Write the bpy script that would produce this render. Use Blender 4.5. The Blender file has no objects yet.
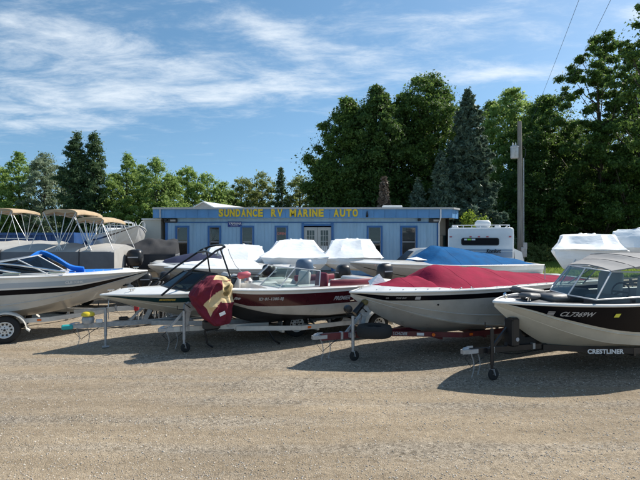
import bpy, math, random
import numpy as np
from mathutils import Vector, Matrix, noise as mnoise
random.seed(7); rng = np.random.default_rng(7)
S = bpy.context.scene
col = S.collection
R = math.radians

# ---------------------------------------------------------------- camera
FPX, CAMZ, HOR = 480.0, 2.4, 238.0
cd = bpy.data.cameras.new('camera'); cam = bpy.data.objects.new('camera', cd); col.objects.link(cam)
cd.sensor_width = 36; cd.lens = 27.0; cd.clip_end = 3000; cd.clip_start = 0.05
cam.location = (0, 0, CAMZ); cam.rotation_euler = (R(90 - 0.24), 0, 0)
S.camera = cam
def PX(x, Y): return (x - 320) * Y / FPX
def PZ(y, Y): return CAMZ - (y - HOR) * Y / FPX

# ---------------------------------------------------------------- light
SUN = Vector((1.16, 0.66, 1.36)).normalized()
el = math.asin(SUN.z); az = math.atan2(SUN.x, SUN.y)
S.view_settings.view_transform = 'Standard'; S.view_settings.look = 'None'
S.view_settings.gamma = 1; S.view_settings.use_curve_mapping = False
S.view_settings.exposure = 0.36
W = bpy.data.worlds.new('World'); S.world = W; W.use_nodes = True
def world():
    nt = W.node_tree; nt.nodes.clear(); N = nt.nodes.new; L = nt.links.new
    out = N('ShaderNodeOutputWorld'); bg = N('ShaderNodeBackground'); L(bg.outputs[0], out.inputs[0])
    bg.inputs[1].default_value = 0.108
    sky = N('ShaderNodeTexSky'); sky.sky_type = 'NISHITA'; sky.sun_disc = False
    sky.sun_elevation = el; sky.sun_rotation = az; sky.air_density = 1.0; sky.dust_density = 0.5; sky.ozone_density = 1.25
    tc = N('ShaderNodeTexCoord'); sep = N('ShaderNodeSeparateXYZ'); L(tc.outputs['Generated'], sep.inputs[0])
    up = N('ShaderNodeVectorMath'); up.operation = 'ADD'; L(tc.outputs['Generated'], up.inputs[0]); up.inputs[1].default_value = (0, 0, .12)
    nv = N('ShaderNodeVectorMath'); nv.operation = 'NORMALIZE'; L(up.outputs[0], nv.inputs[0]); L(nv.outputs[0], sky.inputs[0])
    def M(op, a, b=None, clamp=False):
        m = N('ShaderNodeMath'); m.operation = op; m.use_clamp = clamp
        for i, v in enumerate((a, b)):
            if v is None: continue
            if isinstance(v, (int, float)): m.inputs[i].default_value = v
            else: L(v, m.inputs[i])
        return m.outputs[0]
    X, Y, Z = sep.outputs
    zc = M('MAXIMUM', Z, 0.03)
    px = M('DIVIDE', X, M('ADD', zc, 0.10)); py = M('DIVIDE', Y, M('ADD', zc, 0.10))   # cloud layer plane
    comb = N('ShaderNodeCombineXYZ'); L(px, comb.inputs[0]); L(py, comb.inputs[1])
    mp = N('ShaderNodeMapping'); L(comb.outputs[0], mp.inputs[0]); mp.inputs['Rotation'].default_value = (0, 0, R(24)); mp.inputs['Scale'].default_value = (0.75, 1.35, 1)
    n1 = N('ShaderNodeTexNoise'); L(mp.outputs[0], n1.inputs[0]); n1.inputs['Scale'].default_value = 3.8; n1.inputs['Detail'].default_value = 11; n1.inputs['Roughness'].default_value = 0.68; n1.inputs['Distortion'].default_value = 0.3
    n2 = N('ShaderNodeTexNoise'); L(comb.outputs[0], n2.inputs[0]); n2.inputs['Scale'].default_value = 0.75; n2.inputs['Detail'].default_value = 3
    # directional banks: tangent-plane coordinates of a direction
    ax = M('DIVIDE', X, M('MAXIMUM', Y, 0.05)); ez = M('DIVIDE', Z, M('MAXIMUM', Y, 0.05))
    def blob(x, y, rx, ry, tilt, amp):
        cx, cz = (x - 320) / FPX, (HOR - y) / FPX
        dx = M('SUBTRACT', ax, cx); dz = M('SUBTRACT', ez, cz)
        c, s = math.cos(R(tilt)), math.sin(R(tilt))
        u = M('DIVIDE', M('ADD', M('MULTIPLY', dx, c), M('MULTIPLY', dz, s)), rx / FPX)
        v = M('DIVIDE', M('SUBTRACT', M('MULTIPLY', dz, c), M('MULTIPLY', dx, s)), ry / FPX)
        d = M('ADD', M('MULTIPLY', u, u), M('MULTIPLY', v, v))
        return M('MULTIPLY', M('POWER', 2.718, M('MULTIPLY', d, -1.0)), amp)
    banks = [(70, 45, 190, 42, -8, .42), (40, 100, 170, 26, 4, .40), (250, 92, 110, 13, 5, .30), (260, 20, 170, 20, -20, .24), (300, 60, 60, 16, -35, .22),
             (505, 72, 90, 12, 2, .46), (480, 25, 120, 30, 8, .28), (640, 12, 26, 10, 0, .4), (100, 125, 110, 8, 0, .22), (380, 30, 90, 35, 20, .10)]
    acc = None
    for b in banks:
        v = blob(*b); acc = v if acc is None else M('ADD', acc, v)
    front = M('GREATER_THAN', Y, 0.05)
    acc = M('MULTIPLY', acc, front)
    # elsewhere in the sky the same thin cirrus goes on
    rest = M('MULTIPLY', M('SUBTRACT', 1.0, front), 0.2)
    acc = M('ADD', acc, rest)
    dens = M('ADD', acc, M('MULTIPLY', M('SUBTRACT', n1.outputs[0], 0.5), 1.35))
    dens = M('ADD', dens, M('MULTIPLY', M('SUBTRACT', n2.outputs[0], 0.5), 0.35))
    mr = N('ShaderNodeMapRange'); mr.interpolation_type = 'SMOOTHSTEP'; L(dens, mr.inputs[0]); mr.inputs[1].default_value = 0.06; mr.inputs[2].default_value = 0.84; mr.inputs[3].default_value = 0; mr.inputs[4].default_value = 0.80
    fac = M('MULTIPLY', mr.outputs[0], M('MULTIPLY', M('MINIMUM', M('MAXIMUM', Z, 0.0), 0.1), 10.0))
    hs = N('ShaderNodeHueSaturation'); L(sky.outputs[0], hs.inputs['Color']); hs.inputs['Hue'].default_value = 0.488; hs.inputs['Saturation'].default_value = 1.15; hs.inputs['Value'].default_value = 1.12
    mix = N('ShaderNodeMixRGB'); L(fac, mix.inputs[0]); L(hs.outputs[0], mix.inputs[1]); mix.inputs[2].default_value = (7.3, 7.8, 8.2, 1)
    L(mix.outputs[0], bg.inputs[0])
world()
ld = bpy.data.lights.new('sun', 'SUN'); ld.energy = 5.0; ld.angle = R(0.53); ld.color = (1, 0.945, 0.845)
lo = bpy.data.objects.new('sun', ld); col.objects.link(lo); lo.location = (20, 12, 25)
lo.rotation_euler = (-SUN).to_track_quat('-Z', 'Y').to_euler()

# ---------------------------------------------------------------- materials
MATS = {}
def mat(name, color, rough=0.5, metal=0.0, var=0.0, scale=6.0, bump=0.0, bscale=40.0, coat=0.0, color2=None, dirt=0.0, stretch=None, spec=None):
    if name in MATS: return MATS[name]
    m = bpy.data.materials.new(name); m.use_nodes = True; MATS[name] = m
    nt = m.node_tree; N = nt.nodes.new; L = nt.links.new
    p = nt.nodes['Principled BSDF']; p.inputs['Roughness'].default_value = rough; p.inputs['Metallic'].default_value = metal
    if coat: p.inputs['Coat Weight'].default_value = coat; p.inputs['Coat Roughness'].default_value = 0.08
    if spec is not None: p.inputs['Specular IOR Level'].default_value = spec
    c = tuple(color) + (1,); p.inputs['Base Color'].default_value = c
    tc = N('ShaderNodeTexCoord'); vec = tc.outputs['Object']
    if stretch:
        mp = N('ShaderNodeMapping'); mp.inputs['Scale'].default_value = stretch; L(vec, mp.inputs[0]); vec = mp.outputs[0]
    if var or color2:
        n = N('ShaderNodeTexNoise'); n.inputs['Scale'].default_value = scale; n.inputs['Detail'].default_value = 6; n.inputs['Roughness'].default_value = .6; L(vec, n.inputs[0])
        r = N('ShaderNodeValToRGB'); L(n.outputs[0], r.inputs[0])
        a = tuple(x * (1 - var) for x in color) + (1,); b = (tuple(color2) if color2 else tuple(min(1, x * (1 + var)) for x in color)) + (1,)
        r.color_ramp.elements[0].position = .32; r.color_ramp.elements[1].position = .68
        r.color_ramp.elements[0].color = a; r.color_ramp.elements[1].color = b
        cur = r.outputs[0]
        if dirt:
            n3 = N('ShaderNodeTexNoise'); n3.inputs['Scale'].default_value = scale * .45; n3.inputs['Detail'].default_value = 9; n3.inputs['Roughness'].default_value = .7; L(vec, n3.inputs[0])
            r3 = N('ShaderNodeValToRGB'); L(n3.outputs[0], r3.inputs[0]); r3.color_ramp.elements[0].position = .5; r3.color_ramp.elements[1].position = .75
            r3.color_ramp.elements[0].color = (0, 0, 0, 1); r3.color_ramp.elements[1].color = (dirt, dirt, dirt, 1)
            mx = N('ShaderNodeMixRGB'); L(r3.outputs[0], mx.inputs[0]); L(cur, mx.inputs[1]); mx.inputs[2].default_value = (.17, .14, .1, 1); cur = mx.outputs[0]
        L(cur, p.inputs['Base Color'])
        mr = N('ShaderNodeMapRange'); L(n.outputs[0], mr.inputs[0]); mr.inputs[3].default_value = max(0, rough - .12); mr.inputs[4].default_value = min(1, rough + .15); L(mr.outputs[0], p.inputs['Roughness'])
    if bump:
        n2 = N('ShaderNodeTexNoise'); n2.inputs['Scale'].default_value = bscale; n2.inputs['Detail'].default_value = 5; L(vec, n2.inputs[0])
        b = N('ShaderNodeBump'); b.inputs['Strength'].default_value = bump; b.inputs['Distance'].default_value = .02; L(n2.outputs[0], b.inputs['Height']); L(b.outputs[0], p.inputs['Normal'])
    return m
def glass(name, tint=(.55, .62, .62), gl=.25):
    m = bpy.data.materials.new(name); m.use_nodes = True; MATS[name] = m; nt = m.node_tree; nt.nodes.clear(); N = nt.nodes.new; L = nt.links.new
    o = N('ShaderNodeOutputMaterial'); mx = N('ShaderNodeMixShader'); t = N('ShaderNodeBsdfTransparent'); g = N('ShaderNodeBsdfGlossy'); f = N('ShaderNodeLayerWeight'); f.inputs[0].default_value = .5
    p = N('ShaderNodeMath'); p.operation = 'POWER'; p.inputs[1].default_value = 4.0; L(f.outputs['Facing'], p.inputs[0])
    a = N('ShaderNodeMath'); a.operation = 'MULTIPLY_ADD'; a.use_clamp = True; a.inputs[1].default_value = .8; a.inputs[2].default_value = gl * .2; L(p.outputs[0], a.inputs[0]); L(a.outputs[0], mx.inputs[0])
    t.inputs[0].default_value = tint + (1,); g.inputs['Roughness'].default_value = .04; L(t.outputs[0], mx.inputs[1]); L(g.outputs[0], mx.inputs[2]); L(mx.outputs[0], o.inputs[0])
    return m
def leafmat(name, c1, c2, trans=.35):
    m = bpy.data.materials.new(name); m.use_nodes = True; MATS[name] = m; nt = m.node_tree; nt.nodes.clear(); N = nt.nodes.new; L = nt.links.new
    o = N('ShaderNodeOutputMaterial'); g = N('ShaderNodeNewGeometry'); r = N('ShaderNodeValToRGB'); L(g.outputs['Random Per Island'], r.inputs[0])
    r.color_ramp.elements[0].color = c1 + (1,); r.color_ramp.elements[1].color = c2 + (1,)
    p = N('ShaderNodeBsdfPrincipled'); p.inputs['Roughness'].default_value = .55; p.inputs['Specular IOR Level'].default_value = .3; L(r.outputs[0], p.inputs['Base Color'])
    t = N('ShaderNodeBsdfTranslucent'); hs = N('ShaderNodeHueSaturation'); hs.inputs['Hue'].default_value = .485; hs.inputs['Value'].default_value = 1.5; L(r.outputs[0], hs.inputs['Color']); L(hs.outputs[0], t.inputs[0])
    mx = N('ShaderNodeMixShader'); mx.inputs[0].default_value = trans; L(p.outputs[0], mx.inputs[1]); L(t.outputs[0], mx.inputs[2]); L(mx.outputs[0], o.inputs[0])
    return m
mat('gelcoat', (.74, .73, .70), .22, var=.05, scale=2, coat=.5, dirt=.2)
mat('gelcoat_grey', (.50, .49, .46), .3, var=.08, scale=2.2, coat=.3, dirt=.38)
mat('cream_hull', (.60, .56, .47), .3, var=.07, scale=2, coat=.4, dirt=.28)
mat('black_paint', (.005, .005, .008), .22, spec=.12)
mat('bottom_dark', (.02, .02, .022), .5, var=.3)
mat('teal_paint', (.008, .045, .05), .2, coat=.5)
mat('maroon_paint', (.06, .004, .010), .22, var=.1, coat=.5)
mat('navy_paint', (.01, .012, .03), .2, coat=.5)
mat('white_paint', (.78, .78, .76), .4, var=.05, scale=4, dirt=.2)
mat('rubber', (.018, .018, .018), .8, bump=.3, bscale=60)
mat('black_plastic', (.012, .012, .014), .38)
mat('black_metal', (.012, .012, .014), .3, metal=.3)
mat('steel', (.55, .55, .56), .35, metal=.9, var=.15, scale=12)
mat('alu', (.55, .56, .57), .38, metal=.5, var=.08, scale=8)
mat('galvanised', (.42, .43, .44), .5, metal=.55, var=.2, scale=14, dirt=.3)
mat('trailer_white', (.62, .60, .55), .45, var=.1, scale=5, dirt=.4)
mat('trailer_maroon', (.11, .010, .020), .35, var=.2, scale=5, dirt=.3)
mat('trailer_black', (.014, .014, .016), .35, var=.2, dirt=.15)
mat('carpet_grey', (.09, .09, .09), .95, var=.2, scale=30)
mat('vinyl_grey', (.10, .10, .105), .5, var=.1, bump=.2, bscale=20)
mat('vinyl_white', (.62, .60, .57), .5, var=.06)
mat('vinyl_maroon', (.16, .012, .03), .5, var=.1)
mat('cover_maroon', (.27, .020, .052), .9, spec=.1, var=.14, scale=3, bump=.25, bscale=14)
mat('cover_blue', (.006, .092, .25), .9, spec=.1, var=.18, scale=3, bump=.25, bscale=14)
mat('tarp_blue', (.012, .17, .62), .55, var=.1, scale=4, bump=.3, bscale=14)
mat('cover_navy', (.007, .013, .05), .8, var=.15, scale=3)
mat('cover_charcoal', (.028, .028, .031), .85, var=.2, scale=2, bump=.4, bscale=8)
mat('cover_grey_lit', (.38, .37, .35), .9, var=.1, scale=2, bump=.35, bscale=6)  # paler grey paints the sunlit look of the pontoon cover's top and ends
mat('cover_grey_shade', (.145, .15, .16), .9, var=.15, scale=2, bump=.3, bscale=6)  # same cover fabric, its colour darkened for the shaded sides
mat('canvas_grey', (.27, .265, .265), .9, var=.1, scale=4, bump=.2, bscale=16)
mat('canvas_tan', (.40, .30, .19), .9, var=.12, scale=3, bump=.35, bscale=8)
mat('canvas_cream', (.66, .50, .27), .9, var=.1, scale=6, bump=.5, bscale=10)
mat('canvas_maroon', (.15, .008, .026), .85, var=.15, scale=6, bump=.5, bscale=10)
mat('canvas_olive', (.22, .16, .06), .9, var=.4, scale=18)
mat('shrinkwrap', (.84, .86, .87), .42, var=.05, scale=3, bump=.7, bscale=5.5, stretch=(1, 1, 2.2))
mat('yellow_plastic', (.75, .55, .03), .4)
mat('teal_metal', (.02, .33, .33), .4)
mat('red_plastic', (.5, .02, .03), .35)
mat('pink_plastic', (.50, .10, .13), .45)
mat('amber_plastic', (.8, .15, .01), .3)
mat('brass_motor', (.12, .10, .03), .5)
mat('wall_blue', (.32, .50, .67), .7, var=.10, scale=1.2, dirt=.18, stretch=(3, 3, .6))
mat('trim_blue', (.035, .14, .36), .55, var=.1, scale=3, dirt=.1)
mat('fascia_blue', (.10, .26, .50), .55, var=.14, scale=1.5, dirt=.08)
mat('cap_grey', (.42, .42, .42), .5, var=.1)
mat('wall_beige', (.50, .48, .42), .8, var=.06, scale=2)
mat('door_white', (.46, .46, .44), .5, var=.05)
mat('sign_yellow', (.72, .50, .012), .45, var=.05)
mat('sign_blue', (.01, .03, .22), .4)
mat('print_white', (.75, .75, .75), .5)
mat('print_gold', (.5, .36, .08), .4)
mat('print_silver', (.42, .42, .44), .4)
mat('print_black', (.01, .01, .01), .5)
mat('sticker_yellow', (.75, .72, .08), .5)
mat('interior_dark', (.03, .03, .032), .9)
mat('blind', (.42, .40, .36), .8, var=.1, scale=3)
mat('wood_grey', (.20, .185, .165), .9, var=.3, scale=3, bump=.5, bscale=30, stretch=(6, 6, .4))
mat('bark', (.06, .048, .036), .95, var=.3, scale=5, bump=.8, bscale=12, stretch=(3, 3, .5))
mat('container_blue', (.015, .07, .22), .5, var=.2, scale=2, dirt=.2)
mat('metal_roof', (.62, .63, .62), .4, var=.06)
mat('chrome', (.8, .8, .8), .12, metal=1)
mat('camper_white', (.78, .78, .77), .35, var=.04, scale=2, dirt=.14)
mat('camper_stripe', (.24, .30, .38), .4)
mat('car_white', (.76, .76, .75), .2, coat=.5)
glass('clear_glass', (.78, .84, .83), .2)
glass('smoked_glass', (.22, .26, .26), .3)
glass('window_glass', (.5, .52, .52), .35)
neon = bpy.data.materials.new('neon_red'); neon.use_nodes = True; MATS['neon_red'] = neon
neon.node_tree.nodes['Principled BSDF'].inputs['Emission Color'].default_value = (1, .12, .06, 1); neon.node_tree.nodes['Principled BSDF'].inputs['Emission Strength'].default_value = .7
neon.node_tree.nodes['Principled BSDF'].inputs['Base Color'].default_value = (.5, .05, .03, 1)

# ---------------------------------------------------------------- mesh helpers
class MB:
    def __init__(s): s.v = []; s.f = []; s.m = []; s.mi = 0
    def add(s, vs, fs, mi=None):
        b = len(s.v); s.v += [tuple(v) for v in vs]; s.f += [tuple(b + i for i in f) for f in fs]; s.m += [s.mi if mi is None else mi] * len(fs)
    def box(s, c, d, rot=None, bev=0.0):
        hx, hy, hz = d[0] / 2, d[1] / 2, d[2] / 2; c = Vector(c)
        Rm = rot if rot is not None else Matrix.Identity(3)
        if bev <= 0:
            vs = [c + Rm @ Vector((x * hx, y * hy, z * hz)) for z in (-1, 1) for y in (-1, 1) for x in (-1, 1)]
            s.add(vs, [(0, 2, 3, 1), (4, 5, 7, 6), (0, 1, 5, 4), (2, 6, 7, 3), (0, 4, 6, 2), (1, 3, 7, 5)])
        else:
            b = min(bev, hx * .95, hy * .95, hz * .95); rings = []
            for z, k in ((-hz, b), (-hz + b, 0), (hz - b, 0), (hz, b)):
                ring = []
                for (sx, sy) in ((1, 1), (-1, 1), (-1, -1), (1, -1)):
                    X, Y = sx * (hx - k), sy * (hy - k); o = b * .7
                    p = [(X - sx * o * (1 if k == 0 else .6), Y), (X, Y - sy * o * (1 if k == 0 else .6))]
                    if sx * sy > 0: p = p[::-1]
                    ring += p
                rings.append([c + Rm @ Vector((x, y, z)) for x, y in ring])
            s.loft(rings, closed=True, caps=True)
        return s
    def loft(s, rings, closed=True, caps=False, mi=None):
        n = len(rings[0]); vs = [p for r in rings for p in r]; fs = []
        for i in range(len(rings) - 1):
            for j in range(n if closed else n - 1):
                k = (j + 1) % n; fs.append((i * n + j, i * n + k, (i + 1) * n + k, (i + 1) * n + j))
        if caps: fs.append(tuple(range(n))[::-1]); fs.append(tuple((len(rings) - 1) * n + j for j in range(n)))
        s.add(vs, fs, mi); return s
    def tube(s, pts, r, n=8, r2=None, closed=False):
        pts = [Vector(p) for p in pts]; m = len(pts); rings = []; up = None
        for i, p in enumerate(pts):
            if closed: t = pts[(i + 1) % m] - pts[i - 1]
            else: t = pts[min(i + 1, m - 1)] - pts[max(i - 1, 0)]
            if t.length < 1e-9: t = Vector((0, 0, 1))
            t.normalize()
            if up is None:
                up = Vector((0, 0, 1)) if abs(t.z) < .9 else Vector((1, 0, 0))
            up = (up - t * up.dot(t))
            if up.length < 1e-6: up = t.orthogonal()
            up.normalize(); w = t.cross(up)
            rr = r[i] if isinstance(r, (list, tuple)) else (r if r2 is None else r + (r2 - r) * i / max(1, m - 1))
            rings.append([p + (up * math.cos(a) + w * math.sin(a)) * rr for a in [2 * math.pi * k / n for k in range(n)]])
        if closed: rings.append(rings[0])
        s.loft(rings, True, not closed); return s
    def beam(s, a, b, w, h):
        a, b = Vector(a), Vector(b); d = (b - a); L = d.length; d.normalize()
        up = Vector((0, 0, 1)) if abs(d.z) < .95 else Vector((1, 0, 0)); side = d.cross(up).normalized(); up = side.cross(d)
        vs = [p + side * x * w / 2 + up * z * h / 2 for p in (a, b) for z in (-1, 1) for x in (-1, 1)]
        s.add(vs, [(0, 1, 3, 2), (4, 6, 7, 5), (0, 4, 5, 1), (2, 3, 7, 6), (0, 2, 6, 4), (1, 5, 7, 3)]); return s
    def cyl(s, c, axis, r, h, n=16, r2=None):
        a = Vector(axis).normalized(); c = Vector(c); return s.tube([c - a * h / 2, c + a * h / 2], [r, r if r2 is None else r2], n)
    def lathe(s, prof, c=(0, 0, 0), axis='z', n=20):
        rings = []
        for r, h in prof:
            ring = []
            for k in range(n):
                a = 2 * math.pi * k / n; x, y = r * math.cos(a), r * math.sin(a)
                p = {'z': (x, y, h), 'y': (x, h, y), 'x': (h, x, y)}[axis]
                ring.append(Vector(c) + Vector(p))
            rings.append(ring)
        return s.loft(rings, True, False)
    def prism(s, poly, h, fn):
        """poly: 2D points; fn(u,v,w)->3D; extruded w from 0 to h"""
        n = len(poly); a = [fn(u, v, 0) for u, v in poly]; b = [fn(u, v, h) for u, v in poly]
        s.add(a + b, [tuple(range(n))[::-1], tuple(range(n, 2 * n))] + [(i, (i + 1) % n, n + (i + 1) % n, n + i) for i in range(n)]); return s
    def build(s, name, m, parent=None, smooth=False, bevel=0, **props):
        me = bpy.data.meshes.new(name); me.from_pydata(s.v, [], s.f); 
        ms = m if isinstance(m, (list, tuple)) else [m]
        for x in ms: me.materials.append(MATS[x] if isinstance(x, str) else x)
        if len(ms) > 1: me.polygons.foreach_set('material_index', s.m)
        me.validate(); me.update()
        if not NOFIX:
            import bmesh
            bm = bmesh.new(); bm.from_mesh(me); bmesh.ops.recalc_face_normals(bm, faces=bm.faces); bm.to_mesh(me); bm.free()
        if smooth:
            me.polygons.foreach_set('use_smooth', [True] * len(me.polygons))
            try: me.set_sharp_from_angle(angle=R(smooth if smooth is not True else 40))
            except Exception: pass
        return link(name, me, parent, **props)
NOFIX = False
def link(name, me, parent=None, **props):
    o = bpy.data.objects.new(name, me); col.objects.link(o)
    if parent is not None: o.parent = parent
    for k, v in props.items(): o[k] = v
    return o
def empty(name, loc, rz=0.0, label=None, cat=None, group=None):
    o = bpy.data.objects.new(name, None); col.objects.link(o); o.location = loc; o.rotation_euler = (0, 0, rz); o.empty_display_size = .3
    tag(o, label, cat, group); return o
def tag(o, label=None, cat=None, group=None, kind=None):
    if label: o['label'] = label
    if cat: o['category'] = cat
    if group: o['group'] = group
    if kind: o['kind'] = kind
    return o
def dup(o, parent=None):
    kids = list(o.children); c = o.copy(); col.objects.link(c); c.parent = parent
    for k in kids: dup(k, c)
    return c
def inst(src, name, parent, loc=None, rot=None, scale=None):
    o = bpy.data.objects.new(name, src.data); col.objects.link(o); o.parent = parent
    if loc: o.location = loc
    if rot: o.rotation_euler = rot
    if scale: o.scale = scale
    return o
_tc = {}
def text_geo(s, size, extrude=0.0, offset=0.0, shear=0.0, res=3, space=1.0):
    key = (s, size, extrude, offset, shear, space)
    if key in _tc: return _tc[key]
    cu = bpy.data.curves.new('t', 'FONT'); cu.body = s; cu.size = size; cu.extrude = extrude; cu.offset = offset; cu.shear = shear; cu.resolution_u = res; cu.space_character = space
    ob = bpy.data.objects.new('t', cu); col.objects.link(ob)
    dg = bpy.context.evaluated_depsgraph_get(); dg.update(); me = bpy.data.meshes.new_from_object(ob.evaluated_get(dg))
    vs = [tuple(v.co) for v in me.vertices]; fs = [tuple(p.vertices) for p in me.polygons]
    bpy.data.objects.remove(ob); bpy.data.meshes.remove(me); bpy.data.curves.remove(cu)
    _tc[key] = (vs, fs); return vs, fs
def text_on(s, size, fn, name, m, parent, extrude=0.0, **kw):
    """fn(x, y, z) -> 3D"""
    vs, fs = text_geo(s, size, extrude, **kw); mb = MB(); mb.add([fn(*v) for v in vs], fs)
    return mb.build(name, m, parent)
def lerp(a, b, t): return a + (b - a) * t
def interp(pts, u):
    if u <= pts[0][0]: return pts[0][1]
    for (a, x), (b, y) in zip(pts, pts[1:]):
        if u <= b: return lerp(x, y, (u - a) / (b - a) if b > a else 0)
    return pts[-1][1]
def sstep(t): t = max(0, min(1, t)); return t * t * (3 - 2 * t)
# ---------------------------------------------------------------- setting
GRAVEL_EDGE = 29.0
def ground():
    mb = MB(); mb.add([(-900, -60, -.03), (900, -60, -.03), (900, 1600, -.03), (-900, 1600, -.03)], [(0, 1, 2, 3)])
    m = mat('grass_ground', (.045, .075, .018), .95, var=.35, scale=.35, color2=(.10, .13, .035), bump=.6, bscale=3)
    mb.build('grass_field', m, None, kind='structure')
    m = bpy.data.materials.new('gravel'); m.use_nodes = True; MATS['gravel'] = m; nt = m.node_tree; N = nt.nodes.new; L = nt.links.new
    p = nt.nodes['Principled BSDF']; p.inputs['Roughness'].default_value = .95; p.inputs['Specular IOR Level'].default_value = .2
    tc = N('ShaderNodeTexCoord'); v = tc.outputs['Object']
    def noise_(sc, det=6, ro=.6, st=None, rot=0):
        n = N('ShaderNodeTexNoise'); n.inputs['Scale'].default_value = sc; n.inputs['Detail'].default_value = det; n.inputs['Roughness'].default_value = ro
        if st:
            mp = N('ShaderNodeMapping'); mp.inputs['Scale'].default_value = st; mp.inputs['Rotation'].default_value = (0, 0, rot); L(v, mp.inputs[0]); L(mp.outputs[0], n.inputs[0])
        else: L(v, n.inputs[0])
        return n.outputs[0]
    def ramp(x, a, b, ca, cb):
        r = N('ShaderNodeValToRGB'); L(x, r.inputs[0]); r.color_ramp.elements[0].position = a; r.color_ramp.elements[1].position = b
        r.color_ramp.elements[0].color = ca + (1,); r.color_ramp.elements[1].color = cb + (1,); return r.outputs[0]
    def mix(f, a, b, mode='MIX'):
        x = N('ShaderNodeMixRGB'); x.blend_type = mode
        for i, q in enumerate((f, a, b)):
            if isinstance(q, (int, float)): x.inputs[i].default_value = q
            elif isinstance(q, tuple): x.inputs[i].default_value = q + (1,)
            else: L(q, x.inputs[i])
        return x.outputs[0]
    vo = N('ShaderNodeTexVoronoi'); vo.inputs['Scale'].default_value = 55; L(v, vo.inputs[0])
    vo2 = N('ShaderNodeTexVoronoi'); vo2.inputs['Scale'].default_value = 24; L(v, vo2.inputs[0])
    sx = N('ShaderNodeSeparateXYZ'); L(vo.outputs['Color'], sx.inputs[0]); sx2 = N('ShaderNodeSeparateXYZ'); L(vo2.outputs['Color'], sx2.inputs[0])
    stone = ramp(sx.outputs[0], .0, 1.0, (.125, .102, .077), (.54, .47, .38))
    stone2 = ramp(sx2.outputs[0], .1, 1.0, (.135, .112, .085), (.54, .475, .385))
    st = mix(.42, stone, stone2)
    dust = ramp(noise_(9, 8, .7), .3, .7, (.285, .225, .155), (.44, .36, .26))
    tk = N('ShaderNodeMath'); tk.operation = 'MULTIPLY_ADD'; tk.inputs[1].default_value = 1.9; tk.inputs[2].default_value = -.45; L(noise_(.9, 5, .55, (.13, 1.5, 1), R(12)), tk.inputs[0]); tracks = tk.outputs[0]; blot = noise_(.35, 6, .6)
    a = N('ShaderNodeMath'); a.operation = 'MULTIPLY_ADD'; L(blot, a.inputs[0]); a.inputs[1].default_value = .8; a.inputs[2].default_value = -.15
    b = N('ShaderNodeMath'); b.operation = 'ADD'; L(tracks, b.inputs[0]); L(a.outputs[0], b.inputs[1])
    sep = N('ShaderNodeSeparateXYZ'); L(v, sep.inputs[0])
    near = N('ShaderNodeMapRange'); L(sep.outputs[1], near.inputs[0]); near.inputs[1].default_value = 5.0; near.inputs[2].default_value = 9.5; near.inputs[3].default_value = .20; near.inputs[4].default_value = -.22
    c = N('ShaderNodeMath'); c.operation = 'ADD'; L(b.outputs[0], c.inputs[0]); L(near.outputs[0], c.inputs[1])
    dust = mix(.55, dust, ramp(sx.outputs[0], .0, 1.0, (.74, .73, .72), (1.24, 1.24, 1.24)), 'MULTIPLY')
    fac = ramp(c.outputs[0], .58, .86, (0, 0, 0), (.8, .8, .8))
    base = mix(fac, st, dust)
    big = ramp(noise_(.22, 4, .5), .3, .7, (.78, .77, .76), (1.08, 1.05, 1.0)); base = mix(1.0, base, big, 'MULTIPLY')
    streak = ramp(noise_(1.3, 7, .7, (.30, 1.9, 1), R(11)), .36, .62, (.68, .66, .63), (1.04, 1.04, 1.04)); base = mix(.6, base, streak, 'MULTIPLY')
    L(base, p.inputs['Base Color'])
    h = N('ShaderNodeMath'); h.operation = 'MULTIPLY_ADD'; L(vo.outputs['Distance'], h.inputs[0]); h.inputs[1].default_value = -.55; L(noise_(16, 8, .75), h.inputs[2])
    bm = N('ShaderNodeBump'); bm.inputs['Strength'].default_value = .75; bm.inputs['Distance'].default_value = .022; L(h.outputs[0], bm.inputs['Height']); L(bm.outputs[0], p.inputs['Normal'])
    # gently uneven sheet: fine near the camera
    ys = [-3.0]; 
    while ys[-1] < GRAVEL_EDGE: ys.append(ys[-1] + max(.09, .03 * abs(ys[-1])))
    ys[-1] = GRAVEL_EDGE
    xs = np.linspace(-1, 1, 150); vs = []; 
    for y in ys:
        for x in xs:
            X = x * 46; X = X * (.22 + .78 * abs(x) ** 1.3) 
            z = .022 * mnoise.noise(Vector((X * .35, y * 1.3, 3))) + .012 * mnoise.noise(Vector((X * 1.4, y * 3.1, 9)))
            vs.append((X, y, z if abs(x) < .99 and y > -2.9 else -.02))
    n = len(xs); fs = [(i * n + j, i * n + j + 1, (i + 1) * n + j + 1, (i + 1) * n + j) for i in range(len(ys) - 1) for j in range(n - 1)]
    mb = MB(); mb.add(vs, fs); g = mb.build('gravel_lot', m, None, smooth=80, kind='structure')
    return g
ground()
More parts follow.
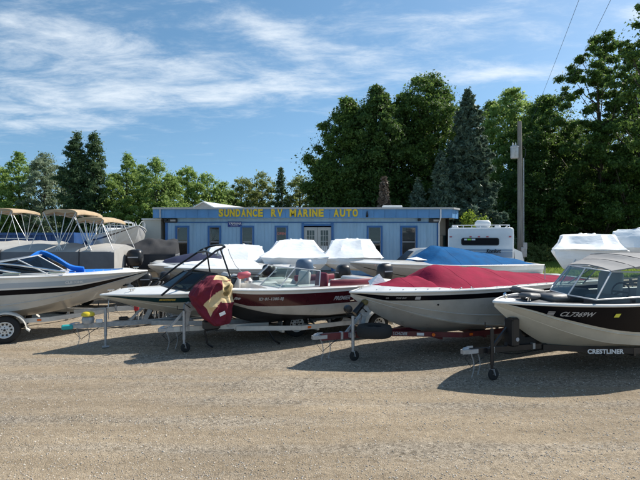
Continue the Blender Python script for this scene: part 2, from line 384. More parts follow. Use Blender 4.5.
def stones():
    """loose pebbles lying on the lot near the camera"""
    m = mat('pebble_stone', (.17, .14, .11), .9, bump=.3, bscale=90)
    nt = m.node_tree; g = nt.nodes.new('ShaderNodeNewGeometry'); r = nt.nodes.new('ShaderNodeValToRGB'); nt.links.new(g.outputs['Random Per Island'], r.inputs[0])
    r.color_ramp.elements[0].color = (.24, .20, .16, 1); r.color_ramp.elements[1].color = (.68, .62, .54, 1); nt.links.new(r.outputs[0], nt.nodes['Principled BSDF'].inputs['Base Color'])
    n = 42000
    Y = 3.9 + 9.5 * rng.random(n) ** 1.5; X = (rng.random(n) * 2 - 1) * (Y * .72)
    keep = np.array([mnoise.noise(Vector((x * .25, y * 1.2, 5))) + .35 * rng.random() + .07 * (y - 6) > -.22 for x, y in zip(X, Y)]); X = X[keep]; Y = Y[keep]; n = len(X)
    s = .0035 + .0085 * rng.random(n) ** 3.5
    octa = np.array([(1, 0, 0), (0, 1, 0), (-1, 0, 0), (0, -1, 0), (0, 0, .7), (0, 0, -.7)]); of = np.array([(0, 1, 4), (1, 2, 4), (2, 3, 4), (3, 0, 4), (1, 0, 5), (2, 1, 5), (3, 2, 5), (0, 3, 5)])
    V = octa[None] * s[:, None, None] * (1 + .5 * (rng.random((n, 6, 3)) - .5))
    a = rng.random(n) * 6.28; c, sn = np.cos(a), np.sin(a); x, y = V[..., 0].copy(), V[..., 1].copy(); V[..., 0] = x * c[:, None] * 1.3 - y * sn[:, None]; V[..., 1] = x * sn[:, None] * 1.3 + y * c[:, None]
    zz = np.array([.022 * mnoise.noise(Vector((x * .35, y * 1.3, 3))) + .012 * mnoise.noise(Vector((x * 1.4, y * 3.1, 9))) for x, y in zip(X, Y)])
    V[..., 0] += X[:, None]; V[..., 1] += Y[:, None]; V[..., 2] += (zz + s * .12)[:, None]
    F = (of[None] + 6 * np.arange(n)[:, None, None]).reshape(-1, 3)
    numesh('pebbles', V.reshape(-1, 3), F, m, None, kind='stuff', label='loose pale pebbles scattered over the gravel lot', category='gravel')
def numesh(name, V, F, m, parent=None, **props):
    me = bpy.data.meshes.new(name); k = F.shape[1]
    me.vertices.add(len(V)); me.vertices.foreach_set('co', np.asarray(V, dtype=np.float32).ravel())
    me.loops.add(F.size); me.loops.foreach_set('vertex_index', F.astype(np.int32).ravel())
    me.polygons.add(len(F)); me.polygons.foreach_set('loop_start', np.arange(0, F.size, k, dtype=np.int32))
    me.update(calc_edges=True); me.materials.append(m)
    return link(name, me, parent, **props)
stones()

# ---------------------------------------------------------------- wheels, trailers
_wheel = {}
def make_wheel(parent, x, y, r, w, rimstyle='white', out=-1):
    key = (round(r, 3), w, rimstyle, out)
    if key in _wheel:
        a = inst(_wheel[key][0], 'wheel', parent, (x, y, r)); inst(_wheel[key][1], 'rim', a); return a
    mb = MB(); ri = r * .60
    prof = [(ri, -w * .38), (ri + .02, -w * .5), (r * .86, -w * .5), (r * .97, -w * .40), (r, -w * .28), (r, w * .28), (r * .97, w * .40), (r * .86, w * .5), (ri + .02, w * .5), (ri, w * .38), (ri, -w * .38)]
    mb.lathe(prof, axis='y', n=36)
    for k in range(36):     # tread blocks
        a = 2 * math.pi * k / 36
        mb.box((math.cos(a) * r, 0, math.sin(a) * r), (.006, w * .5, r * .1), Matrix.Rotation(-a, 3, 'Y'))
    a = mb.build('wheel', 'rubber', parent, smooth=35); a.location = (x, y, r)
    mb = MB(); o = out
    mb.lathe([(ri * 1.0, o * w * .46), (ri * .93, o * w * .47), (ri * .86, o * w * .32), (ri * .80, o * w * .16), (ri * .55, o * w * .14), (ri * .42, o * w * .26), (ri * .30, o * w * .30), (.001, o * w * .30)][::1], axis='y', n=36)
    rim = mb.build('rim', 'white_paint' if rimstyle == 'white' else 'galvanised', a, smooth=35)
    mb = MB()
    for k in range(10 if rimstyle == 'white' else 8):
        an = 2 * math.pi * k / (10 if rimstyle == 'white' else 8)
        mb.cyl((math.cos(an) * ri * .68, o * w * .155, math.sin(an) * ri * .68), (0, 1, 0), ri * .12, .022, 10)
    # the dark ventilation holes belong to the rim
    mb2 = rim.data; mb.cyl((0, o * w * .31, 0), (0, 1, 0), ri * .13, .05, 12)
    for k in range(5):
        an = 2 * math.pi * k / 5 + .3; mb.cyl((math.cos(an) * ri * .3, o * w * .30, math.sin(an) * ri * .3), (0, 1, 0), .012, .03, 6)
    me = mb.build('tmp', 'black_plastic'); 
    import bmesh
    bm = bmesh.new(); bm.from_mesh(mb2); nb = len(bm.faces); bm.from_mesh(me.data); bm.faces.ensure_lookup_table()
    for f in bm.faces[nb:]: f.material_index = 1
    bm.to_mesh(mb2); bm.free(); mb2.materials.append(MATS['black_plastic']); bpy.data.objects.remove(me)
    _wheel[key] = (a, rim); return a
def outboard(parent_loc, rz, label, cat='outboard motor', group=None, cowl='black_plastic', leg='black_plastic', tilt=0.0, sc=1.0, stripe=True, parent=None, side_text=None):
    """local +x points aft of the transom; origin at the clamp height"""
    if parent is None: t = empty('outboard_motor', parent_loc, rz, label, cat, group)
    else:
        t = MB(); t.box((0, 0, 0), (.10 * sc, .26 * sc, .34 * sc), bev=.02); t = t.build('outboard', 'black_metal', parent); t.location = parent_loc; t.rotation_euler = (0, 0, rz)
    Rt = Matrix.Rotation(tilt, 3, 'Y')
    def T(p): return Rt @ (Vector(p) * sc)
    rings = []
    for z, a, b, xo in ((.16, .15, .13, .22), (.18, .20, .165, .22), (.30, .235, .19, .23), (.42, .245, .195, .235), (.54, .23, .185, .24), (.62, .19, .15, .25), (.655, .10, .08, .26)):
        rings.append([T((xo + a * math.copysign(abs(math.cos(q)) ** .65, math.cos(q)), b * math.copysign(abs(math.sin(q)) ** .65, math.sin(q)), z)) for q in [2 * math.pi * k / 20 for k in range(20)]])
    mb = MB(); mb.loft(rings, True, True); c = mb.build('cowl', cowl, t, smooth=50)
    mb = MB(); rings = []
    for z, a, b, xo in ((.17, .14, .11, .22), (.0, .10, .08, .20), (-.25, .085, .055, .20), (-.55, .08, .035, .20), (-.58, .20, .09, .26), (-.595, .20, .09, .26), (-.60, .07, .03, .20), (-.70, .07, .028, .20)):
        rings.append([T((xo + a * math.cos(q), b * math.sin(q), z)) for q in [2 * math.pi * k / 14 for k in range(14)]])
    mb.loft(rings, True, True)
    mb.tube([T((-.02, 0, -.72)), T((.08, 0, -.72)), T((.2, 0, -.72)), T((.34, 0, -.72))], [.01 * sc, .05 * sc, .055 * sc, .035 * sc], 12)
    mb.box(T((.18, 0, -.82)), (.14 * sc, .012 * sc, .16 * sc), Rt)
    mb.build('lower_unit', leg, t, smooth=45)
    mb = MB()
    for k in range(3):
        a = 2 * math.pi * k / 3
        pts = []
        for rr, w in ((.03, .03), (.09, .07), (.13, .06), (.155, .02)):
            for sg in (-1, 1): pts.append(T((.36 + sg * w * .5, rr * math.cos(a) - sg * w * .6 * math.sin(a), -.72 + rr * math.sin(a) + sg * w * .6 * math.cos(a))))
        mb.add(pts, [(0, 1, 3, 2), (2, 3, 5, 4), (4, 5, 7, 6)])
    mb.build('propeller', 'black_metal', t)
    if parent is None:
        mb = MB(); mb.box(T((.03, 0, -.02)), (.10 * sc, .24 * sc, .34 * sc), Rt, bev=.02); mb.build('clamp_bracket', 'black_metal', t)
    if stripe:
        mb = MB(); 
        for sg in (-1, 1): mb.box(T((.23, sg * .197, .42)), (.30 * sc, .004, .035 * sc), Rt)
        mb.build('decal', 'print_silver', t)
    return t
def smoothpts_(pts, n=5):
    P = [Vector(p) for p in pts]; P = [P[0]] + P + [P[-1]]; out = []
    for i in range(1, len(P) - 2):
        for k in range(n):
            t = k / n; a, b, c, d = P[i - 1], P[i], P[i + 1], P[i + 2]; out.append(.5 * ((2 * b) + (c - a) * t + (2 * a - 5 * b + 4 * c - d) * t * t + (3 * b - a - 3 * c + d) * t ** 3))
    return out + [P[-2]]
def trailer(loc, rz, label, paint='trailer_white', group='boat trailers in the front row', L=6.2, W_=1.5, zt=.50, zr=.42, axle=4.6, wr=.31, post_x=1.25, post_h=1.25, jack_x=.5, jack_side=-1, jackwheel=True, jack_col='galvanised', fender=True, fender_mat=None, tandem=False, simple=False, winch=True, near=-1, rimstyle='white', tongue_h=.10, roller=True, label_parts=None, track=.98):
    t = empty('boat_trailer', loc, rz, label, 'boat trailer', group)
    x1 = 1.9; hw = W_ / 2
    mb = MB(); mb.beam((.18, 0, zt), (x1 + .6, 0, zr + .02), .075, tongue_h); mb.build('tongue', paint, t)
    mb = MB(); mb.prism([(0, -.035), (.06, -.055), (.3, -.05), (.3, .05), (.06, .055), (0, .035)], .07, lambda u, v, w: (u, v, zt - .03 + w))
    mb.tube([(.03, 0, zt + .01), (.06, 0, zt + .045), (.12, 0, zt + .05)], .035, 10); mb.box((.16, 0, zt + .075), (.12, .02, .03)); mb.build('coupler', 'galvanised', t, smooth=40)
    for s in (-1, 1):
        mb = MB(); mb.beam((x1 - .2, s * .04, zr + .01), (x1 + 1.1, s * hw, zr), .05, .10); mb.beam((x1 + 1.08, s * hw, zr), (L, s * hw, zr - .01), .05, .10); mb.build('frame_rail', paint, t)
    for x in ((x1 + .75, L * .55, L - .5)):
        mb = MB(); w = hw * min(1, (x - x1 + .2) / 1.3); mb.beam((x, -w + .02, zr - .07), (x, w - .02, zr - .07), .06, .07); mb.build('crossmember', paint, t)
    ax = [axle] if not tandem else [axle - .38, axle + .38]
    for x in ax:
        mb = MB(); mb.tube([(x, -track + .1, wr), (x, track - .1, wr)], .028, 8); mb.build('axle', 'black_metal', t)
        for s in (-1, 1): make_wheel(t, x, s * track, wr, .19, rimstyle, s)
    if fender:
        for s in (-1, 1):
            mb = MB(); prof = []; xa, xb = ax[0], ax[-1]; rr = wr + .07
            for k in range(13):
                a = math.pi * (k / 12) ; 
                cx = xb if a < math.pi / 2 else xa
                prof.append((cx + rr * 1.12 * math.cos(a), wr + .02 + rr * math.sin(a)))
            prof = [(xb + rr * 1.3, wr - .04)] + prof + [(xa - rr * 1.3, wr - .04)]
            outer = [[(x, s * (track - .12), z), (x, s * (track + .12), z), (x, s * (track + .125), z - .035), (x, s * (track + .115), z - .035), (x, s * (track + .115), z - .01), (x, s * (track - .12), z - .01)] for x, z in prof]
            mb.loft(outer, True, True); mb.build('fender', fender_mat or paint, t, smooth=30)
    for s in (-1, 1):      # bunks
        mb = MB(); mb.box((L - 1.6, s * .48, zr + .12), (2.6, .10, .05)); 
        mb.build('bunk', 'carpet_grey', t)
        for q in (2.4, .7): mb = MB(); mb.box((L - q, s * .48, zr + .04), (.05, .05, .14)); mb.build('bunk_bracket', 'galvanised', t)
    if simple: return t
    # winch post
    px = post_x
    mb = MB(); mb.beam((px, 0, zt + .03), (px + .12, 0, post_h - .12), .08, .09); mb.beam((px - .32, 0, zt + .04), (px + .04, 0, zt + .40), .04, .05); mb.build('winch_post', jack_col if jack_col != 'black_plastic' else paint, t)
    if winch:
        mb = MB(); c = (px + .08, 0, post_h - .22); mb.cyl(c, (0, 1, 0), .075, .10, 16); mb.cyl((c[0], .055, c[2]), (0, 1, 0), .10, .012, 18); mb.cyl((c[0], -.055, c[2]), (0, 1, 0), .10, .012, 18)
        w = mb.build('winch', 'galvanised', t, smooth=35)
        mb = MB(); mb.tube([(c[0], -.06, c[2]), (c[0], -.13, c[2]), (c[0] - .13, -.14, c[2] + .10), (c[0] - .13, -.21, c[2] + .10)], .010, 8); mb.build('winch_handle', 'black_metal', w)
        mb = MB(); mb.beam((px + .12, 0, post_h - .16), (px + .30, 0, post_h - .08), .045, .004); mb.build('winch_strap', 'black_plastic', t)
    if roller:
        mb = MB(); mb.lathe([(.02, -.07), (.055, -.06), (.03, 0), (.055, .06), (.02, .07)], (px + .24, 0, post_h - .10), 'y', 14); mb.beam((px + .1, 0, post_h - .14), (px + .25, 0, post_h - .1), .03, .04); mb.build('bow_roller', 'rubber', t, smooth=40)
    # jack
    jx, jy = jack_x, jack_side * .12
    mb = MB(); mb.tube([(jx, jy, .26), (jx, jy, zt + .38)], .032, 12); mb.tube([(jx, jy, .12), (jx, jy, .3)], .024, 10); mb.box((jx, jy * .5, zt), (.12, .10, .09)); 
    j = mb.build('jack', jack_col, t, smooth=40)
    mb = MB(); mb.tube([(jx, jy, zt + .38), (jx, jy, zt + .41), (jx - .10, jy, zt + .42), (jx - .14, jy, zt + .42), (jx - .14, jy, zt + .50)], .010, 8); mb.build('jack_handle', 'black_metal', j)
    if jackwheel:
        mb = MB(); mb.lathe([(.03, -.026), (.085, -.024), (.1, -.014), (.1, .014), (.085, .024), (.03, .026), (.03, -.026)], (jx + .03, jy, .10), 'y', 20); mb.build('jack_wheel', 'rubber', j, smooth=40)
        mb = MB(); 
        for s in (-1, 1): mb.beam((jx, jy + s * .035, .19), (jx + .03, jy + s * .035, .09), .05, .008)
        mb.beam((jx, jy - .04, .19), (jx, jy + .04, .19), .05, .008); mb.build('jack_fork', 'galvanised', j)
    else:
        mb = MB(); mb.tube([(jx, jy, 0.03), (jx, jy, .2)], .022, 8); mb.box((jx, jy, .03), (.14, .14, .015)); mb.build('jack_foot', 'galvanised', j)
    mb = MB()
    for q in range(5): mb.tube([(x1 + .9 + q * .02, 0, zr - .02), (x1 + .9 + q * .02, 0, zr - .05)], .006, 5)
    mb = MB(); mb.tube(smoothpts_([(.7, .03, zt - .05), (1.2, .06, zt - .14), (1.9, .05, zt - .07), (x1 + 1.1, hw * .98, zr - .10), (L * .7, hw, zr - .13)]), .007, 5); mb.build('brake_line', 'black_plastic', t)
    for q in (.62, 1.5): mb = MB(); mb.box((q, 0, zt - .005), (.05, .085, tongue_h + .014)); mb.build('clamp_plate', 'galvanised', t)
    # chains: hanging links
    for s in (-1, 1):
        mb = MB(); x0 = .26 + .10 * s
        n = 13
        for k in range(n):
            q = k / (n - 1); p = Vector((x0 + .05 * math.sin(q * 3), s * .05, zt - .05 - q * (zt - .13)))
            a = k % 2; d = Vector((.009, 0, 0)) if a else Vector((0, .009, 0))
            ring = [p + d * math.cos(t_) + Vector((0, 0, .019)) * math.sin(t_) for t_ in [2 * math.pi * i / 8 for i in range(8)]]
            mb.tube(ring, .0042, 4, closed=True)
        mb.build('safety_chain', 'galvanised', t)
    mb = MB(); mb.tube([(.28, .03, zt + .06), (.1, .05, zt - .12), (.25, .07, zt - .30), (.5, .05, zt - .12), (.7, .03, zt - .02)], .008, 6); mb.build('wiring_lead', 'black_plastic', t)
    for s in (-1, 1):
        mb = MB(); mb.box((x1 + 1.3, s * (hw + .032), zr), (.09, .014, .05), bev=.006); mb.build('marker_light', 'amber_plastic', t)
        mb = MB(); mb.box((L + .01, s * (hw - .02), zr + .02), (.05, .2, .10), bev=.01); mb.build('tail_light', 'red_plastic', t)
    return t

# ---------------------------------------------------------------- hulls
class Hull:
    def __init__(s, L, B, zb, zs, zk, uk=.42, q=2.2, um=.55, p=2.2, pw=1.0, cf=.86, ck=.32, flare=.8, stem_drop=.07, chine_b=.55):
        s.L, s.B, s.zb, s.zs, s.zk, s.uk, s.q, s.um, s.p, s.pw, s.cf, s.ck, s.flare, s.sd, s.cb = L, B, zb, zs, zk, uk, q, um, p, pw, cf, ck, flare, stem_drop, chine_b
    def half(s, u): return s.B / 2 * max(0.0, 1 - (1 - min(u / s.um, 1)) ** s.p) ** s.pw * (1 - .06 * max(0, u - .6) / .4)
    def sheer(s, u): return s.zs + (s.zb - s.zs) * (1 - u) ** 2
    def keel(s, u): return s.zk + (s.zb - s.sd - s.zk) * max(0, 1 - u / s.uk) ** s.q
    def chine(s, u):
        k, g = s.keel(u), s.sheer(u); t = min(u / s.cb, 1)
        return s.half(u) * lerp(.30, s.cf, t ** .6), k + (g - k) * lerp(.50, s.ck, t)
    def side(s, u, t, sg=-1, off=0.0):
        yc, zc = s.chine(u); yg, zg = s.half(u), s.sheer(u)
        y = yc + (yg - yc) * (t ** s.flare if t > 0 else 0) + .02 * math.sin(math.pi * t) * min(1, u * 4) + off
        return Vector((u * s.L, sg * y, zc + (zg - zc) * t))
    def at(s, x, z, sg=-1, off=.006):
        u = x / s.L; yc, zc = s.chine(u); t = (z - zc) / (s.sheer(u) - zc); return s.side(u, max(0, min(1, t)), sg, off)
    def width(s, u, z):
        yc, zc = s.chine(u); k = s.keel(u); g = s.sheer(u)
        if z <= k: return 0.0
        if z < zc: return yc * ((z - k) / max(1e-4, zc - k)) ** .87
        return yc + (s.half(u) - yc) * ((z - zc) / (g - zc)) ** s.flare
    def drop(s, d, cap):
        return lambda u: 1 - min(d / max(1e-3, s.sheer(u) - s.chine(u)[1]), cap)
    def section(s, u, ts):
        yc, zc = s.chine(u); k = s.keel(u)
        pts = [(0, k)] + [(yc * a, k + (zc - k) * (a ** 1.15)) for a in (.33, .66)] + [(yc * .995, zc - .012 * min(1, u * 5))]
        return pts, ts
    def build(s, parent, bands, bottom_mat, name='hull', nst=44):
        """bands: list of (t_top, material) from chine to gunwale; t_top number or function of u"""
        us = [(i / nst) ** 1.5 for i in range(nst + 1)]; us[0] = .0015
        mats = [bottom_mat] + [b[1] for b in bands]; mb = MB(); sub = 4
        for sg in (-1, 1):
            rings = []
            for u in us:
                pts, _ = s.section(u, 0); ring = [Vector((u * s.L, sg * y, z)) for y, z in pts]
                t0 = 0.0; ring.append(s.side(u, 0, sg))
                for tt, _m in bands:
                    t1 = tt(u) if callable(tt) else tt
                    for k in range(1, sub + 1): ring.append(s.side(u, lerp(t0, t1, k / sub), sg))
                    t0 = t1
                rings.append(ring)
            n = len(rings[0]); base = len(mb.v); mb.v += [tuple(p) for r in rings for p in r]
            for i in range(len(rings) - 1):
                for j in range(n - 1):
                    mi = 0 if j < 4 else 1 + (j - 4) // sub
                    mb.f.append((base + i * n + j, base + i * n + j + 1, base + (i + 1) * n + j + 1, base + (i + 1) * n + j)); mb.m.append(mi)
            if sg == -1: tr = rings[-1]
            else:
                k = len(mb.v); mb.v += [tuple(p) for p in tr] + [tuple(p) for p in rings[-1]]
                for j in range(n - 1):
                    mb.f.append((k + j, k + j + 1, k + n + j + 1, k + n + j)); mb.m.append(0 if j < 4 else 1 + (j - 4) // sub)
        return mb.build(name, mats, parent, smooth=28)
    def rail(s, parent, m='white_paint', r=.022, name='rub_rail', dz=-.0, u1=1.0):
        mb = MB(); us = [.0 + u1 * (i / 40) ** 1.4 for i in range(41)]
        pts = [s.side(max(u, .001), 1, -1, .008) + Vector((0, 0, dz)) for u in us[::-1]] + [s.side(max(u, .001), 1, 1, .008) + Vector((0, 0, dz)) for u in us]
        mb.tube(pts, r, 8); return mb.build(name, m, parent, smooth=60)
    def deck(s, parent, m='gelcoat', sole_m='carpet_grey', ud=.40, u2=.97, w=.20, depth=.55, crown=.09, bow_well=None, name='deck', lift=.0):
        us = sorted(set([.0015] + [round(i / 50, 4) for i in range(1, 51)] + [ud, ud + .003, u2, u2 - .003] + ([bow_well[0], bow_well[0] + .003, bow_well[1], bow_well[1] - .003] if bow_well else [])))
        mb = MB(); rows = []; flags = []
        for u in us:
            h = s.half(u); z0 = s.sheer(u) + lift; row = []
            inner = min(h * .98, max(h * .5, h - w))
            ys = [-h, -h * .985, -inner - .012, -inner, -inner * .66, -inner * .33, 0, inner * .33, inner * .66, inner, inner + .012, h * .985, h]
            open_ = (ud + .002 < u < u2 - .002) or (bow_well and bow_well[0] + .002 < u < bow_well[1] - .002)
            for k, y in enumerate(ys):
                cr = (crown * (1 - min(1, abs(y) / max(h, 1e-5)) ** 2) + (.0 if k in (0, 12) else .018)) * min(1, u * 12)
                z = z0 + cr * (0.6 if u > .9 else 1)
                if open_ and 3 <= k <= 9:
                    z = max(z0 - depth, s.keel(u) + .06); z = min(z, z0 - .02); ww = max(0, s.width(u, z) - .05); y = max(-ww, min(ww, y))
                row.append((u * s.L, y, z))
            rows.append(row); flags.append(open_)
        n = 13; mb.v = [p for r in rows for p in r]
        for i in range(len(rows) - 1):
            for j in range(n - 1):
                mb.f.append((i * n + j, i * n + j + 1, (i + 1) * n + j + 1, (i + 1) * n + j)); mb.m.append(1 if (flags[i] and flags[i + 1] and 3 <= j < 9) else 0)
        return mb.build(name, [m, sole_m], parent, smooth=25)
    def cover(s, parent, m, u0, u1, hs, name='cover', exp=1.6, drop=.05, wr=.03, out=.02, seed=0, n=46, inset=0.0):
        mb = MB(); rings = []
        for i in range(n + 1):
            u = lerp(u0, u1, i / n); h = max(.02, s.half(u) + out - inset); z0 = s.sheer(u); H = interp(hs, u); row = []
            M_ = 26
            row.append((u * s.L, -h, z0 - drop))
            for k in range(M_ + 1):
                v = -1 + 2 * k / M_; a = abs(v)
                z = z0 + .012 + H * (1 - a ** exp)
                nz = mnoise.noise(Vector((u * s.L * 1.4 + seed, v * 2.2, seed))) + .5 * mnoise.noise(Vector((u * s.L * 4 + seed, v * 3, seed * 2)))
                z += wr * nz * (1 - a ** 6)
                row.append((u * s.L, v * h, z))
            row.append((u * s.L, h, z0 - drop)); rings.append(row)
        mb.loft(rings, False); 
        # close the two ends
        for rg in (rings[0], rings[-1]):
            b = len(mb.v); mb.v += rg; mb.f.append(tuple(range(b, b + len(rg)))); mb.m.append(0)
        o = mb.build(name, m, parent, smooth=50)
        if m in ('cover_maroon', 'cover_blue'):
            M_ = 26
            for j in (1 + M_ // 2,):
                q = MB(); q.tube([Vector(r[j]) + Vector((0, 0, -.001)) for r in rings], .005, 5); q.build('seam', m, o, smooth=60)
            for i in range(8, n - 2, 13):
                q = MB(); q.tube([Vector(p) + Vector((0, 0, -.001)) for p in rings[i][1:-1]], .005, 5); q.build('seam', m, o, smooth=60)
        return o
    def snaps(s, parent, u0, u1, n, m='print_white', dz=-.02):
        for sg in (-1,):
            for k in range(n):
                u = lerp(u0, u1, k / (n - 1)); p = s.side(u, 1, sg, .028) + Vector((0, 0, dz)); mb = MB(); mb.cyl(p, (0, 1, 0), .012, .012, 6); mb.build('snap', m, parent)
def hull_text(H, s, size, x0, z0, m, parent, name='registration_number', sg=-1, shear=0, off=0.01, rev=False, space=1.0, kz=0.0):
    def fn(x, y, z):
        xx = (x0 + x) if not rev else (x0 - x)
        return H.at(xx, z0 + y + kz * (xx - x0), sg, .012)
    return text_on(s, size, fn, name, m, parent, offset=off, shear=shear, space=space)
def windscreen(parent, base, top, fm='alu', gm='clear_glass', r=.012, name='windscreen'):
    """base/top: matching polylines; frame = part, panes = its sub-parts"""
    mb = MB(); mb.tube(base, r, 6); mb.tube(top, r, 6)
    for a, b in zip(base, top): mb.tube([a, b], r, 6)
    f = mb.build(name, fm, parent, smooth=50)
    for i in range(len(base) - 1):
        q = [Vector(base[i]), Vector(base[i + 1]), Vector(top[i + 1]), Vector(top[i])]
        n = (q[1] - q[0]).cross(q[3] - q[0])
        if n.length < 1e-6: continue
        n = n.normalized() * .002; mb = MB(); mb.add([p + n for p in q] + [p - n for p in q], [(0, 1, 2, 3), (7, 6, 5, 4), (0, 4, 5, 1), (1, 5, 6, 2), (2, 6, 7, 3), (3, 7, 4, 0)]); mb.build('pane', gm, f)
    return f
def seat(parent, x, y, z, m='vinyl_grey', w=.5, back=.55, m2=None, face=-1):
    mb = MB(); mb.box((x, y, z + .08), (.5, w, .16), bev=.05); st = mb.build('seat', m, parent, smooth=50)
    mb = MB(); mb.box((x - face * .24, y, z + .08 + back / 2), (.13, w, back), Matrix.Rotation(-face * .12, 3, 'Y'), bev=.05); mb.build('backrest', m2 or m, st, smooth=50)
    return st
def cleat(parent, p):
    p = Vector(p); mb = MB(); mb.tube([p + Vector((-.07, 0, .05)), p + Vector((.07, 0, .05))], .011, 6); mb.tube([p + Vector((-.025, 0, -.01)), p + Vector((-.025, 0, .05))], .010, 6); mb.tube([p + Vector((.025, 0, -.01)), p + Vector((.025, 0, .05))], .010, 6); return mb.build('cleat', 'chrome', parent)
FR = 'boats on trailers in the front row'
TR = 'boat trailers in the front row'
def off(loc, th, d, y=0.0):
    return (loc[0] + math.cos(th) * d - math.sin(th) * y, loc[1] + math.sin(th) * d + math.cos(th) * y, 0)
def strap(parent, a, b, w=.04, m='black_plastic', name='tie_down_strap'):
    mb = MB(); mb.beam(a, b, w, .005); return mb.build(name, m, parent)

# ================= black and cream aluminium boat, nearest =================
thA = R(20); cA = (2.37, 8.02, 0)
tA = trailer(cA, thA, 'black boat trailer with grey coupler under the black and cream boat', 'trailer_black', TR, L=5.6, zt=.49, zr=.44, axle=4.4, post_x=.95, post_h=1.12, jack_x=.52, jack_side=-1, jack_col='black_plastic', near=-1, tongue_h=.09)
text_on('CRESTLINER', .105, lambda x, y, z: (2.20 + x, -.42 - (.20 + x) * .36 - .035 if x < 99 else 0, .405 + y), 'trailer_lettering', 'print_white', tA, offset=.004, space=1.02)
mb = MB(); mb.box((1.0, -.05, .78), (.16, .22, .50), bev=.03); mb.build('tongue_box', 'black_plastic', tA)
mb = MB(); mb.cyl((1.02, -.166, .66), (0, 1, 0), .035, .006, 16); mb.build('round_sticker', 'print_silver', tA)
mb = MB(); mb.lathe([(.13, -.08), (.19, -.10), (.29, -.09), (.31, -.05), (.31, .05), (.29, .09), (.19, .10), (.13, .08), (.13, -.08)], (1.42, .12, .76), 'y', 32); sp = mb.build('spare_wheel', 'rubber', tA, smooth=40)
mb = MB(); mb.lathe([(.001, -.04), (.13, -.04), (.15, -.06), (.15, -.02), (.001, -.02)], (1.42, .12, .76), 'y', 24); mb.build('spare_rim', 'black_metal', sp, smooth=40)
bA = empty('aluminium_fishing_boat', off(cA, thA, .66), thA, 'black over cream aluminium boat with grey canvas top, nearest on the lot', 'boat', FR)
H = Hull(5.3, 2.1, 1.30, 1.27, .29, uk=.36, q=1.75, um=.46, p=2.3, cf=.84, ck=.22, flare=.9)
H.build(bA, [(.04, 'cream_hull'), (lambda u: interp([(0, .86), (.06, .62), (.15, .44), (.4, .32), (1, .26)], u), 'cream_hull'), (.985, 'black_paint'), (1, 'white_paint')], 'cream_hull')
H.rail(bA, 'white_paint', .026, 'gunwale_rail')
H.deck(bA, 'vinyl_grey', 'carpet_grey', ud=.16, w=.14, depth=.5, crown=.03)
for sg in (-1,):
    mb = MB(); us = [.03 + .97 * i / 30 for i in range(31)]
    mb.tube([H.side(u, interp([(0, .80), (.06, .54), (.15, .36), (.4, .24), (1, .18)], u), sg, .006) for u in us], .012, 6); mb.build('spray_rail', 'cream_hull', bA, smooth=60)
hull_text(H, 'CL7369W', .112, .86, 1.095, 'print_silver', bA, shear=.25, off=.003)
for dy in (0, .026, .052): 
    mb = MB(); p = [H.at(.70, 1.105 + dy, -1, .014), H.at(.79, 1.105 + dy, -1, .014), H.at(.79, 1.122 + dy, -1, .014), H.at(.70, 1.122 + dy, -1, .014)]; mb.add(p, [(0, 1, 2, 3)]); mb.build('maker_emblem', 'print_silver', bA)
mb = MB(); mb.add([H.at(1.67, 1.08, -1, .012), H.at(1.76, 1.08, -1, .012), H.at(1.78, 1.145, -1, .012), H.at(1.69, 1.145, -1, .012)], [(0, 1, 2, 3)]); mb.build('registration_sticker', 'sticker_yellow', bA)
# windscreen
base = [(3.3, -.98, 1.40), (2.3, -.97, 1.40), (1.34, -.86, 1.38), (1.18, -.45, 1.42), (1.35, .1, 1.44), (2.02, .70, 1.45), (3.1, .95, 1.42)]
top = [(3.6, -.86, 1.79), (2.75, -.84, 1.80), (1.88, -.70, 1.82), (1.68, -.36, 1.87), (1.83, .1, 1.88), (2.40, .66, 1.84), (3.45, .84, 1.80)]
windscreen(bA, base, top, 'alu', 'clear_glass', .014)
mb = MB(); mb.box((1.95, -.55, 1.28), (.5, .55, .24), bev=.05); mb.box((2.3, .5, 1.28), (.5, .55, .26), bev=.05); mb.build('console', 'vinyl_grey', bA, smooth=50)
mb = MB(); mb.tube([(2.33 + .04 * math.cos(a), -.52 + .17 * math.sin(a), 1.44 + .16 * math.cos(a)) for a in [2 * math.pi * k / 20 for k in range(20)]], .014, 6, closed=True); mb.tube([(2.1, -.52, 1.36), (2.32, -.52, 1.44)], .02, 6); mb.box((2.33, -.52, 1.44), (.03, .3, .03)); mb.build('steering_wheel', 'black_plastic', bA)
for y, x in ((-.5, 2.9), (.5, 3.1), (.1, 4.0)): seat(bA, x, y, 1.02, 'vinyl_grey', .52, .62, 'vinyl_white')
# bow cushions and stowed trolling motor
mb = MB(); mb.box((.72, -.12, 1.385), (.56, .26, .11), Matrix.Rotation(.10, 3, 'Y') @ Matrix.Rotation(.35, 3, 'Z'), bev=.045); mb.build('bow_cushion', 'vinyl_grey', bA, smooth=50)
mb = MB(); mb.box((1.02, -.28, 1.37), (.42, .40, .13), bev=.05); mb.build('bow_cushion', 'vinyl_grey', bA, smooth=50)
mb = MB(); mb.box((.95, .22, 1.43), (.66, .30, .12), Matrix.Rotation(.14, 3, 'Y'), bev=.05); mb.build('bow_cushion', 'vinyl_grey', bA, smooth=50)
mb = MB(); mb.tube([(.30, .05, 1.31), (.30, .05, 1.40)], .022, 8); mb.tube([(.30, .05, 1.40), (.27, .05, 1.43)], .03, 8); mb.build('bow_light', 'chrome', bA)
mb = MB(); mb.add([(0.01, -.03, 1.315), (.42, -.26, 1.325), (.42, .26, 1.325), (.01, .03, 1.315), (.01, 0, 1.335), (.42, 0, 1.345)], [(0, 1, 5, 4), (4, 5, 2, 3), (0, 4, 3), (1, 2, 5)]); mb.build('bow_plate', 'white_paint', bA)
cleat(bA, (.5, -.28, 1.335))
